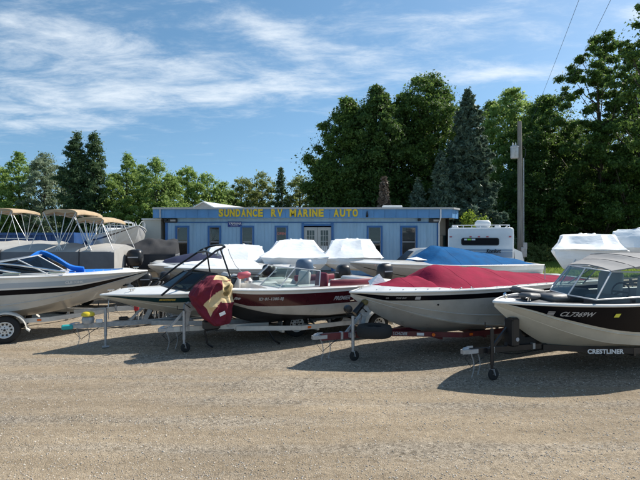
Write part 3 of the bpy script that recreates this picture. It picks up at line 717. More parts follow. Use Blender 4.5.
# canvas top: sections from windscreen edge back
secs = [([1.86, -.72, 1.835], [2.12, -.05, 1.91], [2.40, .68, 1.86]), ([2.30, -.80, 1.90], [2.6, -.05, 1.985], [2.85, .74, 1.96]), ([2.75, -.86, 1.95], [3.0, 0, 2.075], [3.15, .8, 2.06]), ([3.6, -.88, 1.95], [3.7, 0, 2.10], [3.75, .82, 2.07]), ([4.5, -.88, 1.92], [4.5, 0, 2.10], [4.5, .82, 2.03])]
mb = MB(); rings = []
for i in range(33):
    q = i / 32 * (len(secs) - 1); k = min(int(q), len(secs) - 2); f = q - k; ring = []
    for j in range(15):
        v = j / 14; pts = []
        for S_ in (secs[k], secs[k + 1]):
            a, b, c = (Vector(p) for p in S_); e = 4 * v * (1 - v); p = a.lerp(c, v) + (b - (a + c) / 2) * e; pts.append(p)
        p = pts[0].lerp(pts[1], f); sag = -.03 * math.sin(math.pi * f) * math.sin(math.pi * v); ring.append(p + Vector((0, 0, sag + .008 * mnoise.noise(p * 5))))
    ring = ring + [p - Vector((0, 0, .02)) for p in ring[::-1]]; rings.append(ring)
mb.loft(rings, True, True); can = mb.build('canvas_top', 'canvas_grey', bA, smooth=60)
for S_ in secs[1:4]:
    a, b, c = (Vector(p) for p in S_); mb = MB(); mb.tube([a.lerp(c, v) + (b - (a + c) / 2) * (4 * v * (1 - v)) + Vector((0, 0, -.004)) for v in [k / 10 for k in range(11)]], .009, 6); mb.build('seam', 'cover_charcoal', can)
for sg, e in ((-1, -.86), (1, .80)):
    for (x0, x1) in ((2.9, 2.75), (2.95, 3.6), (4.2, 4.4)):
        mb = MB(); mb.tube([(x0 - .5, sg * .96, 1.33), (x1, e, 1.96)], .013, 8); mb.build('canvas_strut', 'alu', bA)

# ================= maroon covered bowrider =================
thB = R(25); cB = (-.15, 9.12, 0)
tB = trailer(cB, thB, 'dark red boat trailer with spare wheel beside its tongue', 'trailer_maroon', TR, L=6.6, zt=.50, zr=.44, axle=5.0, post_x=1.05, post_h=1.16, jack_x=.82, jack_side=-1, winch=True, tongue_h=.13)
text_on('EZ LOADER', .085, lambda x, y, z: (1.66 + x * .75, -.045 - max(0, (1.66 + x * .75 - 1.72)) * .645 - .03, .43 + y), 'trailer_lettering', 'print_silver', tB, shear=.35, offset=.003)
mb = MB(); mb.beam((2.16, -.36, .455), (2.28, -.437, .455), .004, .055); mb.build('white_label', 'print_white', tB)
mb = MB(); mb.cyl((2.44, -.535, .45), (.5, 1, 0), .034, .02, 14); mb.build('round_reflector', 'amber_plastic', tB)
# spare wheel lying flat and brass-coloured winch motor
mb = MB(); mb.lathe([(.14, -.09), (.2, -.11), (.32, -.10), (.345, -.05), (.345, .05), (.32, .10), (.2, .11), (.14, .09), (.14, -.09)], (1.17, -.34, .60), 'z', 32); sp = mb.build('spare_wheel', 'rubber', tB, smooth=40)
mb = MB(); mb.lathe([(.001, .03), (.14, .03), (.16, .05), (.16, .0), (.001, 0)], (1.17, -.34, .62), 'z', 24); mb.build('spare_rim', 'galvanised', sp, smooth=40)
mb = MB(); mb.tube([(.86, -.1, .92), (1.06, -.08, 1.10)], [.06, .055], 12); mb.build('winch_arm', 'black_metal', tB, smooth=40)
mb = MB(); mb.lathe([(.001, -.08), (.05, -.07), (.06, 0), (.05, .07), (.001, .08)], (1.10, -.08, 1.13), 'y', 12); mb.build('winch_motor', 'brass_motor', tB, smooth=50)
mb = MB(); mb.lathe([(.001, -.07), (.07, -.06), (.085, 0), (.07, .06), (.001, .07)], (.72, -.10, 1.02), 'y', 14); mb.build('jack_head', 'black_plastic', tB, smooth=50)
bB = empty('bowrider_boat', off(cB, thB, .82), thB, 'white bowrider under a snapped dark red cover with a black hull stripe', 'boat', FR)
H = Hull(6.0, 2.35, 1.33, 1.42, .35, uk=.40, q=2.0, um=.50, p=2.3, ck=.22, cf=.86)
H.build(bB, [(H.drop(.175, .66), 'gelcoat_grey'), (H.drop(.075, .26), 'black_paint'), (1, 'gelcoat')], 'gelcoat_grey')
H.rail(bB, 'gelcoat', .024)
H.deck(bB, 'gelcoat', 'carpet_grey', ud=.45, w=.12, crown=.08)
for t_ in (.02, .28):
    mb = MB(); mb.tube([H.side(.05 + .95 * i / 30, t_, -1, .004) for i in range(31)], .012, 6); mb.build('spray_strake', 'gelcoat_grey', bB, smooth=60)
c1 = H.cover(bB, 'cover_maroon', .055, .36, [(0, .02), (.055, .03), (.16, .16), (.26, .22), (.36, .12)], 'bow_cover', exp=1.25, out=-.12, drop=.02, seed=2, wr=.045)
c2 = H.cover(bB, 'cover_maroon', .25, .93, [(.25, .05), (.31, .40), (.34, .43), (.55, .31), (.72, .18), (.93, .05)], 'cockpit_cover', exp=1.2, out=-.04, drop=.03, seed=5, wr=.055)
for k in range(9): p = H.side(lerp(.075, .36, k / 8), 1, -1, -.09) + Vector((0, 0, .045)); mb = MB(); mb.cyl(p, (0, 1, .3), .014, .014, 8); mb.build('snap', 'print_white', c1)
for k in range(14): p = H.side(lerp(.31, .92, k / 13), 1, -1, -.015) + Vector((0, 0, .03)); mb = MB(); mb.cyl(p, (0, 1, .3), .014, .014, 8); mb.build('snap', 'print_white', c2)
mb = MB(); mb.add([(.55, .15, 1.42), (.95, .1, 1.42), (.80, .2, 1.66), (.62, .35, 1.5), (.98, .4, 1.44)], [(0, 1, 2), (0, 2, 3), (1, 4, 2), (2, 4, 3)]); mb.build('cover_fold', 'shrinkwrap', bB)
hull_text(H, 'CL', .045, .58, 1.215, 'print_silver', bB, off=0); hull_text(H, '7528 BW', .045, .74, 1.218, 'print_silver', bB, off=0)
mb = MB(); mb.add([H.at(1.06, 1.205, -1, .012), H.at(1.15, 1.205, -1, .012), H.at(1.15, 1.265, -1, .012), H.at(1.06, 1.265, -1, .012)], [(0, 1, 2, 3)]); mb.build('registration_sticker', 'print_silver', bB)
mb = MB(); mb.cyl(H.at(1.5, 1.10, -1, .005), (0, 1, 0), .018, .02, 10); mb.build('drain_fitting', 'black_plastic', bB)
cleat(bB, (.24, 0, 1.385))
for b_, H_ in ((bB, H),):
    mb = MB(); mb.tube([H_.side(.004, .1, -1, 0) + Vector((.06, 0, -.12)), H_.side(.004, .1, -1, 0) + Vector((-.02, .01, -.13))], .012, 6); mb.build('bow_eye', 'chrome', b_)
for x_ in (3.3, 4.1): mb = MB(); mb.cyl(H.at(x_, .95, -1, .004), (0, 1, 0), .022, .02, 10); mb.build('drain_fitting', 'chrome', bB)
mb = MB(); mb.tube([(4.35, -.9, 1.5), (4.35, -.9, 1.78)], .009, 6); mb.build('cover_pole', 'alu', bB)

# ================= white and maroon fishing boat =================
thC = R(32); cC = (-3.34, 9.9, 0)
tC = trailer(cC, thC, 'long pale trailer with white winch post beneath the maroon striped boat', 'trailer_white', TR, L=6.3, zt=.49, zr=.36, axle=5.0, wr=.29, post_x=.55, post_h=1.15, jack_x=.50, jack_side=-1, tongue_h=.10, W_=1.4, track=.95)
mb = MB(); mb.cyl((1.15, -.05, .47), (0, 1, 0), .03, .02, 12); mb.build('round_reflector', 'red_plastic', tC)
mb = MB(); mb.tube([(.95, -.1, .42), (1.0, -.14, .12), (1.12, -.14, .04)], .022, 8); mb.build('drop_leg', 'black_metal', tC)
mb = MB(); mb.tube([(2.3, -.45, .32), (2.42, -.5, .10), (2.55, -.5, .02)], .02, 8); mb.build('drop_leg', 'black_metal', tC)
bC = empty('open_bow_boat', off(cC, thC, .76), thC, 'white open boat with maroon band along its side and an uncovered windscreen', 'boat', FR)
H = Hull(5.1, 2.05, 1.30, 1.24, .42, uk=.36, q=2.0, um=.48, p=2.3, ck=.24, cf=.84)
H.build(bC, [(.03, 'gelcoat_grey'), (H.drop(.36, .85), 'gelcoat_grey'), (H.drop(.085, .2), 'maroon_paint'), (1, 'gelcoat')], 'bottom_dark')
H.rail(bC, 'gelcoat', .022)
H.deck(bC, 'gelcoat', 'vinyl_maroon', ud=.36, w=.16, crown=.05, bow_well=(.08, .27), depth=.4)
hull_text(H, 'ID 01-1380-BJ', .088, 1.18, 1.055, 'print_silver', bC, off=.003)
hull_text(H, 'PREMIER', .125, 2.92, .975, 'print_silver', bC, off=.004, shear=.45, kz=-.02, name='model_lettering')
hull_text(H, 'Pro', .07, .72, 1.08, 'print_silver', bC, shear=.3, name='model_lettering')
zb = 1.30
windscreen(bC, [(2.62, -.86, zb), (1.62, -.80, zb), (1.40, -.30, zb + .03)], [(2.70, -.78, zb + .34), (2.08, -.70, zb + .42), (1.86, -.28, zb + .42)], 'alu', 'clear_glass', .014)
windscreen(bC, [(1.40, .28, zb + .03), (1.62, .80, zb), (2.62, .86, zb)], [(1.86, .26, zb + .42), (2.08, .70, zb + .42), (2.70, .78, zb + .34)], 'alu', 'clear_glass', .014)
mb = MB(); mb.tube([(2.05, -.74, zb), (2.45, -.74, zb + .38)], .02, 6); mb.build('windscreen_brace', 'alu', bC)
for y in (-.42, .42): seat(bC, 2.72, y, .98, 'vinyl_maroon', .46, .52, 'vinyl_white' if y > 0 else 'vinyl_maroon')
mb = MB(); mb.box((1.95, -.52, 1.22), (.4, .5, .26), bev=.04); mb.box((1.95, .52, 1.22), (.4, .5, .26), bev=.04); mb.build('console', 'gelcoat', bC)
for y in (-.86, .86): mb = MB(); mb.box((3.55, y, 1.34), (1.25, .06, .16), bev=.02); mb.build('side_bolster', 'vinyl_maroon', bC, smooth=50)
mb = MB(); mb.box((4.6, 0, 1.28), (.45, 1.7, .16), bev=.04); mb.build('stern_bench', 'gelcoat', bC, smooth=50)
# bow mounted electric motor lying on the foredeck
mb = MB(); mb.tube([(.25, -.1, 1.45), (.95, -.2, 1.56)], .018, 8); mb.box((.45, -.1, 1.40), (.5, .16, .05), bev=.015); mb.box((.5, -.12, 1.46), (.18, .1, .08), bev=.02)
tm = mb.build('bow_motor', 'black_plastic', bC)
mb = MB(); mb.tube([(.90, -.19, 1.555), (.94, -.195, 1.56), (1.14, -.22, 1.585), (1.20, -.23, 1.59)], [.03, .075, .075, .035], 14); mb.build('motor_pod', 'pink_plastic', tm, smooth=50)
mb = MB(); mb.tube([(1.2, -.23, 1.59), (1.42, -.26, 1.56)], .014, 6); mb.box((1.32, -.25, 1.49), (.16, .01, .08)); mb.build('motor_fin', 'black_plastic', tm)
mb = MB(); mb.lathe([(.001, 0), (.09, .01), (.10, .06), (.06, .12), (.001, .13)], (1.2, -.1, 1.38), 'z', 14); mb.build('pedal', 'steel', bC, smooth=40)
outboard((5.05, 0, 1.12), 0, None, parent=bC, cowl='black_plastic', sc=.9)
# draped two-tone cover over the bow and winch post
dr = MB(); Cx, Cy = 1.02, -.40
def dr_build():
    NU, NV = 280, 230
    prof = [(0.0, .17, .10, .20), (.10, .25, .16, .155), (.30, .35, .20, .06), (.48, .43, .22, -.01), (.64, .445, .23, -.02), (.78, .40, .22, .02), (.90, .30, .18, .06), (.975, .21, .13, .08), (1.0, .02, .02, .08)]
    rings = []
    for i in range(NV + 1):
        q = i / NV; w = interp([(a, b) for a, b, c, d in prof], q); dp = interp([(a, c) for a, b, c, d in prof], q); sh = interp([(a, d) for a, b, c, d in prof], q); ring = []
        for j in range(NU):
            a = 2 * math.pi * j / NU; ca, sa = math.cos(a), math.sin(a)
            pl = .10 * (abs(math.sin(a * 4.5 + 2.5 * mnoise.noise(Vector((ca, sa, q * 1.6))))) - .5) * (1.1 - q) + .06 * (abs(math.sin(q * 9 + a * 1.5 + 3 * mnoise.noise(Vector((ca * 2, sa * 2, q * 3))))) - .5) * q + .13 * mnoise.noise(Vector((ca * 1.3, sa * 1.3, q * 3.5))) + .05 * mnoise.noise(Vector((ca * 4, sa * 4, q * 9)))
            x = sh + w * math.copysign(abs(ca) ** .62, ca) * (1 + pl); y = dp * math.copysign(abs(sa) ** .62, sa) * (1 + pl * 1.3)
            cr = abs(mnoise.noise(Vector((x * 3.2 + 4, (q * 3.2 - x * 2), y * 2)))); y -= .05 * max(0, .25 - cr) * 4 * (1 if sa < 0 else 0)
            z = .57 + 1.05 * q + .13 * (x - sh) * (1 - q) + .02 * mnoise.noise(Vector((x * 7, y * 7, q * 7))) - (.05 * (x - .05) ** 2 / .04 * .4 if q > .9 else 0)
            ring.append(Vector((Cx + x, Cy + y, z)))
        rings.append(ring)
    dr.loft(rings, True, True); dr.m = []
    for f in dr.f:
        k = f[0]; qi, ji = divmod(k, NU) if k < (NV + 1) * NU else (0, 0); an = 2 * math.pi * (ji + .5) / NU; c = Vector((0, 0, 0)); c.y = Cy - 1 if math.sin(an) < 0 else Cy + 1
        v = (qi + .5) / NV; u = .5 + .5 * math.copysign(abs(math.cos(an)) ** .7, math.cos(an)); wv = .012 * math.sin(u * 7 + v * 5); top_ = v > .90 + wv and u > .34
        band_ = (.10 + .62 * u + wv) < v < (.34 + .62 * u + wv) and u > .18 and v < .80
        sidep = u > .60 + wv and .44 < v < .88 + wv
        mi = 1 if (top_ or band_ or sidep) else 0
        if ((u - .77) / .13) ** 2 + ((v - .69) / .12) ** 2 < 1 and c.y < Cy: mi = 2
        dr.m.append(mi)
dr_build()
dc = dr.build('draped_cover', ['canvas_maroon', 'canvas_cream', 'canvas_olive'], None, smooth=70)
dc.location = cC; dc.rotation_euler = (0, 0, thC)
tag(dc, 'wrinkled maroon and cream fabric cover bundled over the bow of the maroon striped boat', 'cover')
mb = MB(); mb.box((Cx + .12, Cy - .262, .83), (.13, .008, .07), Matrix.Rotation(-.35, 3, 'Y')); lb = mb.build('sewn_label', 'print_white', dc)
mb = MB(); mb.box((Cx - .02, Cy + .02, .58), (.34, .22, .22), bev=.04); mb.tube([(Cx - .05, Cy + .2, .45), (Cx - .05, Cy + .25, 1.0)], .04, 8); mb.build('dark_support', 'black_plastic', dc)

# ================= white and teal ski boat =================
thD = R(28); cD = (-5.38, 10.25, 0)
tD = trailer(cD, thD, 'grey trailer with teal lock and yellow topped jack under the teal striped boat', 'galvanised', TR, L=6.6, zt=.50, zr=.45, axle=4.9, post_x=1.55, post_h=.88, jack_x=.72, jack_side=-1, jackwheel=False, winch=False, roller=False, tandem=False)
mb = MB(); mb.box((-.02, -.02, .50), (.22, .12, .10), bev=.02); mb.build('coupler_lock', 'teal_metal', tD)
mb = MB(); mb.lathe([(.001, -.12), (.11, -.10), (.13, -.02), (.11, .04), (.05, .08), (.001, .09)], (.38, -.06, .66), 'z', 18); jh = mb.build('jack_motor', 'galvanised', tD, smooth=50)
mb = MB(); mb.lathe([(.001, .10), (.09, .085), (.13, .05), (.135, .0)][::-1], (.38, -.06, .72), 'z', 18); mb.build('yellow_cap', 'yellow_plastic', jh, smooth=50)
mb = MB(); mb.box((.6, -.03, .58), (.14, .10, .08), bev=.015); mb.build('junction_box', 'print_white', tD)
mb = MB(); mb.box((1.1, 0, .60), (.20, .12, .07), bev=.02); mb.build('step_pad', 'black_plastic', tD)
mb = MB(); 
for s in (-1, 1): mb.beam((1.62, 0, .80), (1.80, s * .12, .96), .05, .05)
mb.build('bow_stop', 'rubber', tD)
bD = empty('ski_boat', off(cD, thD, .62), thD, 'low white ski boat with dark teal stripe and black tower', 'boat', FR)
H = Hull(5.9, 2.2, 1.15, 1.20, .44, uk=.50, q=1.7, um=.50, p=2.2, ck=.26, cf=.84, stem_drop=.05)
H.build(bD, [(H.drop(.20, .75), 'cream_hull'), (H.drop(.085, .30), 'teal_paint'), (1, 'gelcoat')], 'cream_hull')
H.rail(bD, 'gelcoat', .02); H.deck(bD, 'gelcoat', 'vinyl_grey', ud=.30, w=.2, crown=.10, depth=.5)
hull_text(H, 'NAUTIQUE', .045, 1.15, 1.025, 'print_gold', bD, shear=.3, space=1.5, name='side_lettering')
zb = 1.24
windscreen(bD, [(2.7, -.88, zb), (1.72, -.82, zb), (1.42, -.45, zb + .04), (1.30, 0, zb + .06), (1.42, .45, zb + .04), (1.72, .82, zb), (2.7, .88, zb)], [(2.85, -.80, zb + .22), (2.18, -.72, zb + .35), (1.92, -.40, zb + .36), (1.82, 0, zb + .37), (1.92, .40, zb + .36), (2.18, .72, zb + .35), (2.85, .80, zb + .22)], 'black_metal', 'smoked_glass', .018)
for sg in (-1, 1):
    mb = MB(); mb.tube([(1.15, sg * .86, 1.16), (1.8, sg * .80, 1.68), (2.40, sg * .66, 2.10), (2.62, sg * .60, 2.19)], .024, 10)
    mb.tube([(2.62, sg * .60, 2.19), (2.52, sg * .64, 2.12), (2.65, sg * .84, 1.6), (2.75, sg * .95, 1.2)], .020, 10); mb.build('tower_leg', 'black_metal', bD, smooth=50)
mb = MB(); mb.tube([(2.62, -.60, 2.19), (2.68, -.3, 2.22), (2.70, 0, 2.23), (2.68, .3, 2.22), (2.62, .60, 2.19)], .030, 10); mb.tube([(2.3, -.68, 2.03), (2.35, 0, 2.08), (2.3, .68, 2.03)], .024, 10); mb.build('tower_hoop', 'black_metal', bD, smooth=50)
for sg in (-1, 1):
    mb = MB(); mb.tube([(2.45, sg * .62, 2.13), (2.45, sg * .62, 2.04)], .02, 8); mb.tube([(2.45, sg * .62, 1.98), (2.45, sg * .62, 2.04)], .045, 12); mb.build('tower_light', 'steel', bD)
mb = MB(); mb.tube([(2.7, -.62, 2.15), (2.74, -.66, 2.0), (2.85, -.72, 1.75), (3.2, -.86, 1.35), (3.35, -.95, 1.22)], .009, 6); mb.build('hanging_line', 'print_silver', bD)
for y in (-.4, .4): seat(bD, 2.7, y, .95, 'vinyl_grey', .5, .5, 'vinyl_white')
mb = MB(); mb.box((4.1, 0, 1.2), (.9, .9, .3), bev=.06); mb.build('engine_hatch', 'vinyl_white', bD, smooth=50)
cleat(bD, (.22, 0, 1.20)); cleat(bD, (.62, -.30, 1.225))
strap(bD, (.14, -.02, 1.06), (.50, -.02, .56)); strap(bD, (.16, .0, 1.06), (1.35, -.03, .55), .03)
mb = MB(); mb.tube([(.18, 0, 1.06), (.16, -.02, .85), (.17, 0, .60)], .010, 6); mb.build('bow_chain', 'steel', bD)

# ================= black striped boat with blue trim, pointing the other way =================
thE = R(205); oE = (-4.75, 13.2, 0); cE = off(oE, thE, -.70)
tE = trailer(cE, thE, 'white trailer with chromed eight-spoke style wheel under the blue trimmed boat', 'trailer_white', TR, L=6.9, zt=.52, zr=.46, axle=3.86, wr=.31, track=1.03, post_x=1.05, post_h=1.25, jack_x=.5, rimstyle='white', W_=1.7, tongue_h=.12)
tE['label'] = 'white trailer with white spoked wheel under the boat with black stripe and blue trim'
bE = empty('runabout_boat', oE, thE, 'white and grey boat with black stripe and bright blue cover trim, bow towards the others', 'boat', FR)
H = Hull(6.3, 2.4, 1.50, 1.50, .46, uk=.48, q=1.9, um=.52, p=2.1, ck=.22, cf=.86)
H.build(bE, [(.20, 'gelcoat_grey'), (H.drop(.40, .78), 'gelcoat_grey'), (H.drop(.28, .52), 'black_paint'), (1, 'gelcoat')], 'gelcoat_grey')
H.rail(bE, 'gelcoat', .024); H.deck(bE, 'gelcoat', 'carpet_grey', ud=.36, w=.2, crown=.08, bow_well=(.10, .30), depth=.3)
mb = MB(); mb.tube([H.side(.04 + .9 * i / 30, .20, 1, .004) for i in range(31)], .012, 6); mb.build('spray_strake', 'gelcoat_grey', bE, smooth=60)
hull_text(H, 'CL8193HK', .085, 1.95, 1.30, 'print_white', bE, sg=1, rev=True, off=.003)
mb = MB(); mb.add([H.at(1.1, 1.30, 1, .012), H.at(1.72, 1.30, 1, .012), H.at(3.9, 1.28, 1, .012), H.at(3.9, 1.38, 1, .012), H.at(1.1, 1.40, 1, .012)], [(0, 1, 2, 3, 4)])
# hull sheen painted as a pale blue-grey band along the side
mb = MB(); us = [.07 + .85 * i / 30 for i in range(31)]; rings = [[H.side(u, H.drop(.24, .44)(u), 1, .006), H.side(u, H.drop(.13, .25)(u), 1, .006)] for u in us]; mb.loft(rings, False); mb.build('sheen_band', mat('sheen_grey', (.42, .47, .52), .3, coat=.3), bE)
def band(name, pts, w, m, parent, th=.02, dirv=(0, 1, 0)):
    mb = MB(); rings = []; d = Vector(dirv).normalized()
    for i, p in enumerate(pts):
        p = Vector(p); t = (Vector(pts[min(i + 1, len(pts) - 1)]) - Vector(pts[max(i - 1, 0)])).normalized(); up = t.cross(d).normalized(); sd = d
        rings.append([p - sd * w / 2 - up * th / 2, p + sd * w / 2 - up * th / 2, p + sd * w / 2 + up * th / 2, p - sd * w / 2 + up * th / 2])
    mb.loft(rings, True, True); return mb.build(name, m, parent, smooth=50)
def smoothpts(pts, n=6):
    out = []; P = [Vector(p) for p in pts]; P = [P[0]] + P + [P[-1]]
    for i in range(1, len(P) - 2):
        for k in range(n):
            t = k / n; a, b, c, d = P[i - 1], P[i], P[i + 1], P[i + 2]
            out.append(.5 * ((2 * b) + (c - a) * t + (2 * a - 5 * b + 4 * c - d) * t * t + (3 * b - a - 3 * c + d) * t ** 3))
    return out + [P[-2]]
band('blue_cover_strip', smoothpts([(1.55, .40, 1.60), (1.85, .32, 1.66), (2.15, .22, 1.86), (2.42, .10, 2.0), (2.58, .12, 2.0), (2.80, .45, 1.84), (3.15, .78, 1.70), (3.9, 1.02, 1.60)]), .14, 'tarp_blue', bE, .05, (.2, .6, 1))
c = H.cover(bE, 'tarp_blue', .10, .32, [(.10, .02), (.2, .07), (.32, .05)], 'bow_cover', exp=2, out=-.26, drop=.0, seed=8, wr=.015)
for k in range(7): mb = MB(); mb.cyl(H.side(lerp(.11, .31, k / 6), 1, 1, -.235) + Vector((0, 0, .07)), (0, 1, .3), .012, .012, 8); mb.build('snap', 'print_white', c)
windscreen(bE, [(3.9, .98, 1.54), (2.35, .92, 1.56), (2.0, .45, 1.60), (1.9, 0, 1.61), (2.0, -.45, 1.60), (2.35, -.92, 1.56), (3.9, -.98, 1.54)], [(4.0, .86, 1.72), (2.95, .80, 1.90), (2.58, .40, 1.97), (2.48, 0, 1.98), (2.58, -.40, 1.97), (2.95, -.80, 1.90), (4.0, -.86, 1.72)], 'alu', 'smoked_glass', .018)
for z0, x1 in ((0, 2.0), (.0, 2.9)):
    mb = MB(); mb.tube(smoothpts([(x1 + 1.9, .78, 1.86 - z0), (x1 + 1.0, .98, 1.78), (x1 + .3, 1.05, 1.66), (x1, 1.05, 1.60)]), .022, 8); mb.build('grab_rail', 'chrome', bE, smooth=60)
    mb = MB(); mb.box((x1 + .12, 1.03, 1.585), (.36, .09, .05), bev=.015); mb.build('rail_foot', 'chrome', bE)
for y in (-.45, .45): seat(bE, 3.4, y, 1.2, 'vinyl_grey', .5, .5)
cleat(bE, (.3, .1, 1.56))
# ================= building =================
BY = 27.0; KX = FPX / BY
def bx_(px): return PX(px, BY)
def bz_(py): return PZ(py, BY)
def building():
    x0 = bx_(153); b = empty('office_building', (x0, BY, 0), 0, 'long low pale blue sales building with blue fascia and yellow rooftop lettering', 'building')
    lx = lambda px: bx_(px) - x0
    zt, zf, ztr = bz_(207.5), bz_(218), bz_(222.2)
    wl, wr_ = lx(163), lx(441); wy = .45
    wins = [(173, 187), (206, 219.5), (239, 253), (274, 287.5), (367.5, 383.5), (401.5, 419)]
    wz0, wz1 = 1.25, bz_(225.6); door = (303.5, 331.5); dz1 = bz_(227)
    def panel(xa, xb, z0, z1, name='wall_panel', m='wall_blue'):
        mb = MB(); mb.box(((xa + xb) / 2, wy + .03, (z0 + z1) / 2), (xb - xa - .006, .06, z1 - z0))
        n = max(1, int(round((xb - xa) / .2)))
        for k in range(1, n): x = xa + (xb - xa) * k / n; mb.box((x, wy - .004, (z0 + z1) / 2), (.022, .016, z1 - z0 - .01))
        return mb.build(name, m, b)
    cuts = sorted([wl + .12, wr_ - .12] + [lx(v) for w in wins for v in w] + [lx(door[0] - 2), lx(door[1] + 2)])
    op = [(lx(a), lx(c), wz0, wz1) for a, c in wins] 
    dd = (lx(door[0] - 2), lx(door[1] + 2))
    for a, c in zip(cuts, cuts[1:]):
        mid = (a + c) / 2; o = [w for w in op if w[0] < mid < w[1]]
        if o: panel(a, c, .3, wz0); panel(a, c, wz1, ztr); continue
        if dd[0] < mid < dd[1]: continue
        n = max(1, int(round((c - a) / 1.22)))
        for k in range(n): panel(a + (c - a) * k / n, a + (c - a) * (k + 1) / n, .3, ztr)
    mb = MB(); mb.box(((wl + wr_) / 2, wy + .03, .15), (wr_ - wl, .08, .30)); mb.build('base_skirt', 'trim_blue', b)
    mb = MB(); mb.box(((wl + wr_) / 2, wy + .035, (ztr + zf) / 2 + .05), (wr_ - wl, .05, zf - ztr + .1)); mb.build('upper_band', 'wall_blue', b)
    mb = MB(); mb.box(((wl + wr_) / 2, wy - .015, ztr), (wr_ - wl, .04, .07)); mb.build('trim_board', 'trim_blue', b)
    for x in (wl + .06, wr_ - .06): mb = MB(); mb.box((x, wy, (ztr + .3) / 2), (.13, .10, ztr - .3)); mb.build('corner_board', 'trim_blue', b)
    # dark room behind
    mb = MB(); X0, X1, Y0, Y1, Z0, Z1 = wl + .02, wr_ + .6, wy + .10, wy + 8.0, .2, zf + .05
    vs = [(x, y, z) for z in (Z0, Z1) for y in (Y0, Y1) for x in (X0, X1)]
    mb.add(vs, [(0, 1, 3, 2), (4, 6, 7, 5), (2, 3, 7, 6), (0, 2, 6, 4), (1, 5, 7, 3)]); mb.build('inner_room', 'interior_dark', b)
    mb = MB(); mb.box((X0 - .0, (Y0 + Y1) / 2, 1.7), (.06, Y1 - Y0, 3.3)); mb.build('side_wall', 'wall_beige', b)
    mb = MB(); mb.box((X1, (Y0 + Y1) / 2 + .5, 1.7), (.06, Y1 - Y0 - 1, 3.3)); mb.build('side_wall', 'wall_beige', b)
    # windows
    for i, (a, c) in enumerate(wins):
        A, C_ = lx(a), lx(c); w = C_ - A; fr = .10
        mb = MB()
        for x in (A + fr / 2, C_ - fr / 2): mb.box((x, wy - .01, (wz0 + wz1) / 2), (fr, .10, wz1 - wz0))
        for z in (wz0 + fr / 2, wz1 - fr / 2): mb.box(((A + C_) / 2, wy - .008, z), (w - 2 * fr, .10, fr))
        f = mb.build('window', 'trim_blue', b)
        zm = lerp(wz0, wz1, .50)
        mb = MB(); 
        for z in (zm,): mb.box(((A + C_) / 2, wy + .03, z), (w - 2 * fr, .03, .045))
        for x in (A + fr + .015, C_ - fr - .015): mb.box((x, wy + .03, (wz0 + wz1) / 2), (.03, .03, wz1 - wz0 - 2 * fr))
        mb.build('sash', 'print_silver', f)
        mb = MB(); mb.box(((A + C_) / 2, wy + .045, (wz0 + wz1) / 2), (w - 2 * fr, .006, wz1 - wz0 - 2 * fr)); mb.build('pane', 'window_glass', f)
        if i != 3:
            mb = MB(); n = 6; zb_ = [0, .62, .50, .5, .74, .42][i]; zlo = lerp(wz1, wz0, zb_ if zb_ else .45)
            k = 0; z = wz1 - fr
            while z > zlo: mb.box(((A + C_) / 2, wy + .14, z - .035), (w - 2 * fr - .04, .012, .055), Matrix.Rotation(.35, 3, 'X')); z -= .07
            mb.build('blind', 'blind', f)
        else:
            text_on('OPEN', .22, lambda x, y, z, A=A: (A + .13 + x * .86, wy + .075, wz1 - .52 + y), 'neon_letters', 'neon_red', f, extrude=0)
    # doors in a shallow porch
    A, C_ = dd; 
    for x in (A + .05, C_ - .05): mb = MB(); mb.box((x, wy - .02, (ztr + .3) / 2), (.13, .14, ztr - .3)); mb.build('door_post', 'trim_blue', b)
    mb = MB(); mb.box(((A + C_) / 2, wy - .02, dz1 + .12), (C_ - A - .23, .12, .10)); mb.build('door_header', 'trim_blue', b)
    mb = MB(); mb.box(((A + C_) / 2, wy + .03, (dz1 + .17 + ztr) / 2), (C_ - A, .05, ztr - dz1 - .17)); mb.build('transom_panel', 'wall_blue', b)
    mid = (A + C_) / 2
    for s in (-1, 1):
        xa, xb = (A + .12, mid - .01) if s < 0 else (mid + .01, C_ - .12); w = xb - xa
        mb = MB(); st = .17
        for x in (xa + st / 2, xb - st / 2): mb.box((x, wy + .03, (dz1 + .55) / 2), (st, .05, dz1 - .55))
        for z, h in ((dz1 - .09, .18), (.75, .4)): mb.box(((xa + xb) / 2, wy + .03, z), (w - 2 * st, .05, h))
        d = mb.build('door', 'door_white', b)
        mb = MB(); z0_, z1_ = .95, dz1 - .18
        for k in range(1, 3): mb.box((xa + st + (w - 2 * st) * k / 3, wy + .03, (z0_ + z1_) / 2), (.03, .03, z1_ - z0_))
        for k in range(1, 6): mb.box(((xa + xb) / 2, wy + .032, z0_ + (z1_ - z0_) * k / 6), (w - 2 * st, .03, .03))
        mb.build('glazing_bar', 'door_white', d)
        mb = MB(); mb.box(((xa + xb) / 2, wy + .045, (z0_ + z1_) / 2), (w - 2 * st, .006, z1_ - z0_)); mb.build('pane', 'window_glass', d)
        mb = MB(); mb.box((mid + s * .10, wy - .02, 1.6), (.03, .05, .22), bev=.01); mb.build('door_handle', 'steel', d)
        if s > 0: mb = MB(); mb.box(((xa + xb) / 2, wy + .03, 1.75), (.34, .008, .4)); mb.build('notice', 'print_white', d)
    # fascia: boards with battens, wraps the right corner at an angle
    poly = [(0, .0), (lx(440), 0), (lx(452), 0.02), (lx(463), .95), (lx(463) - .2, 8.2)]
    z0_, z1_ = zf, zt - .10; tot = 0
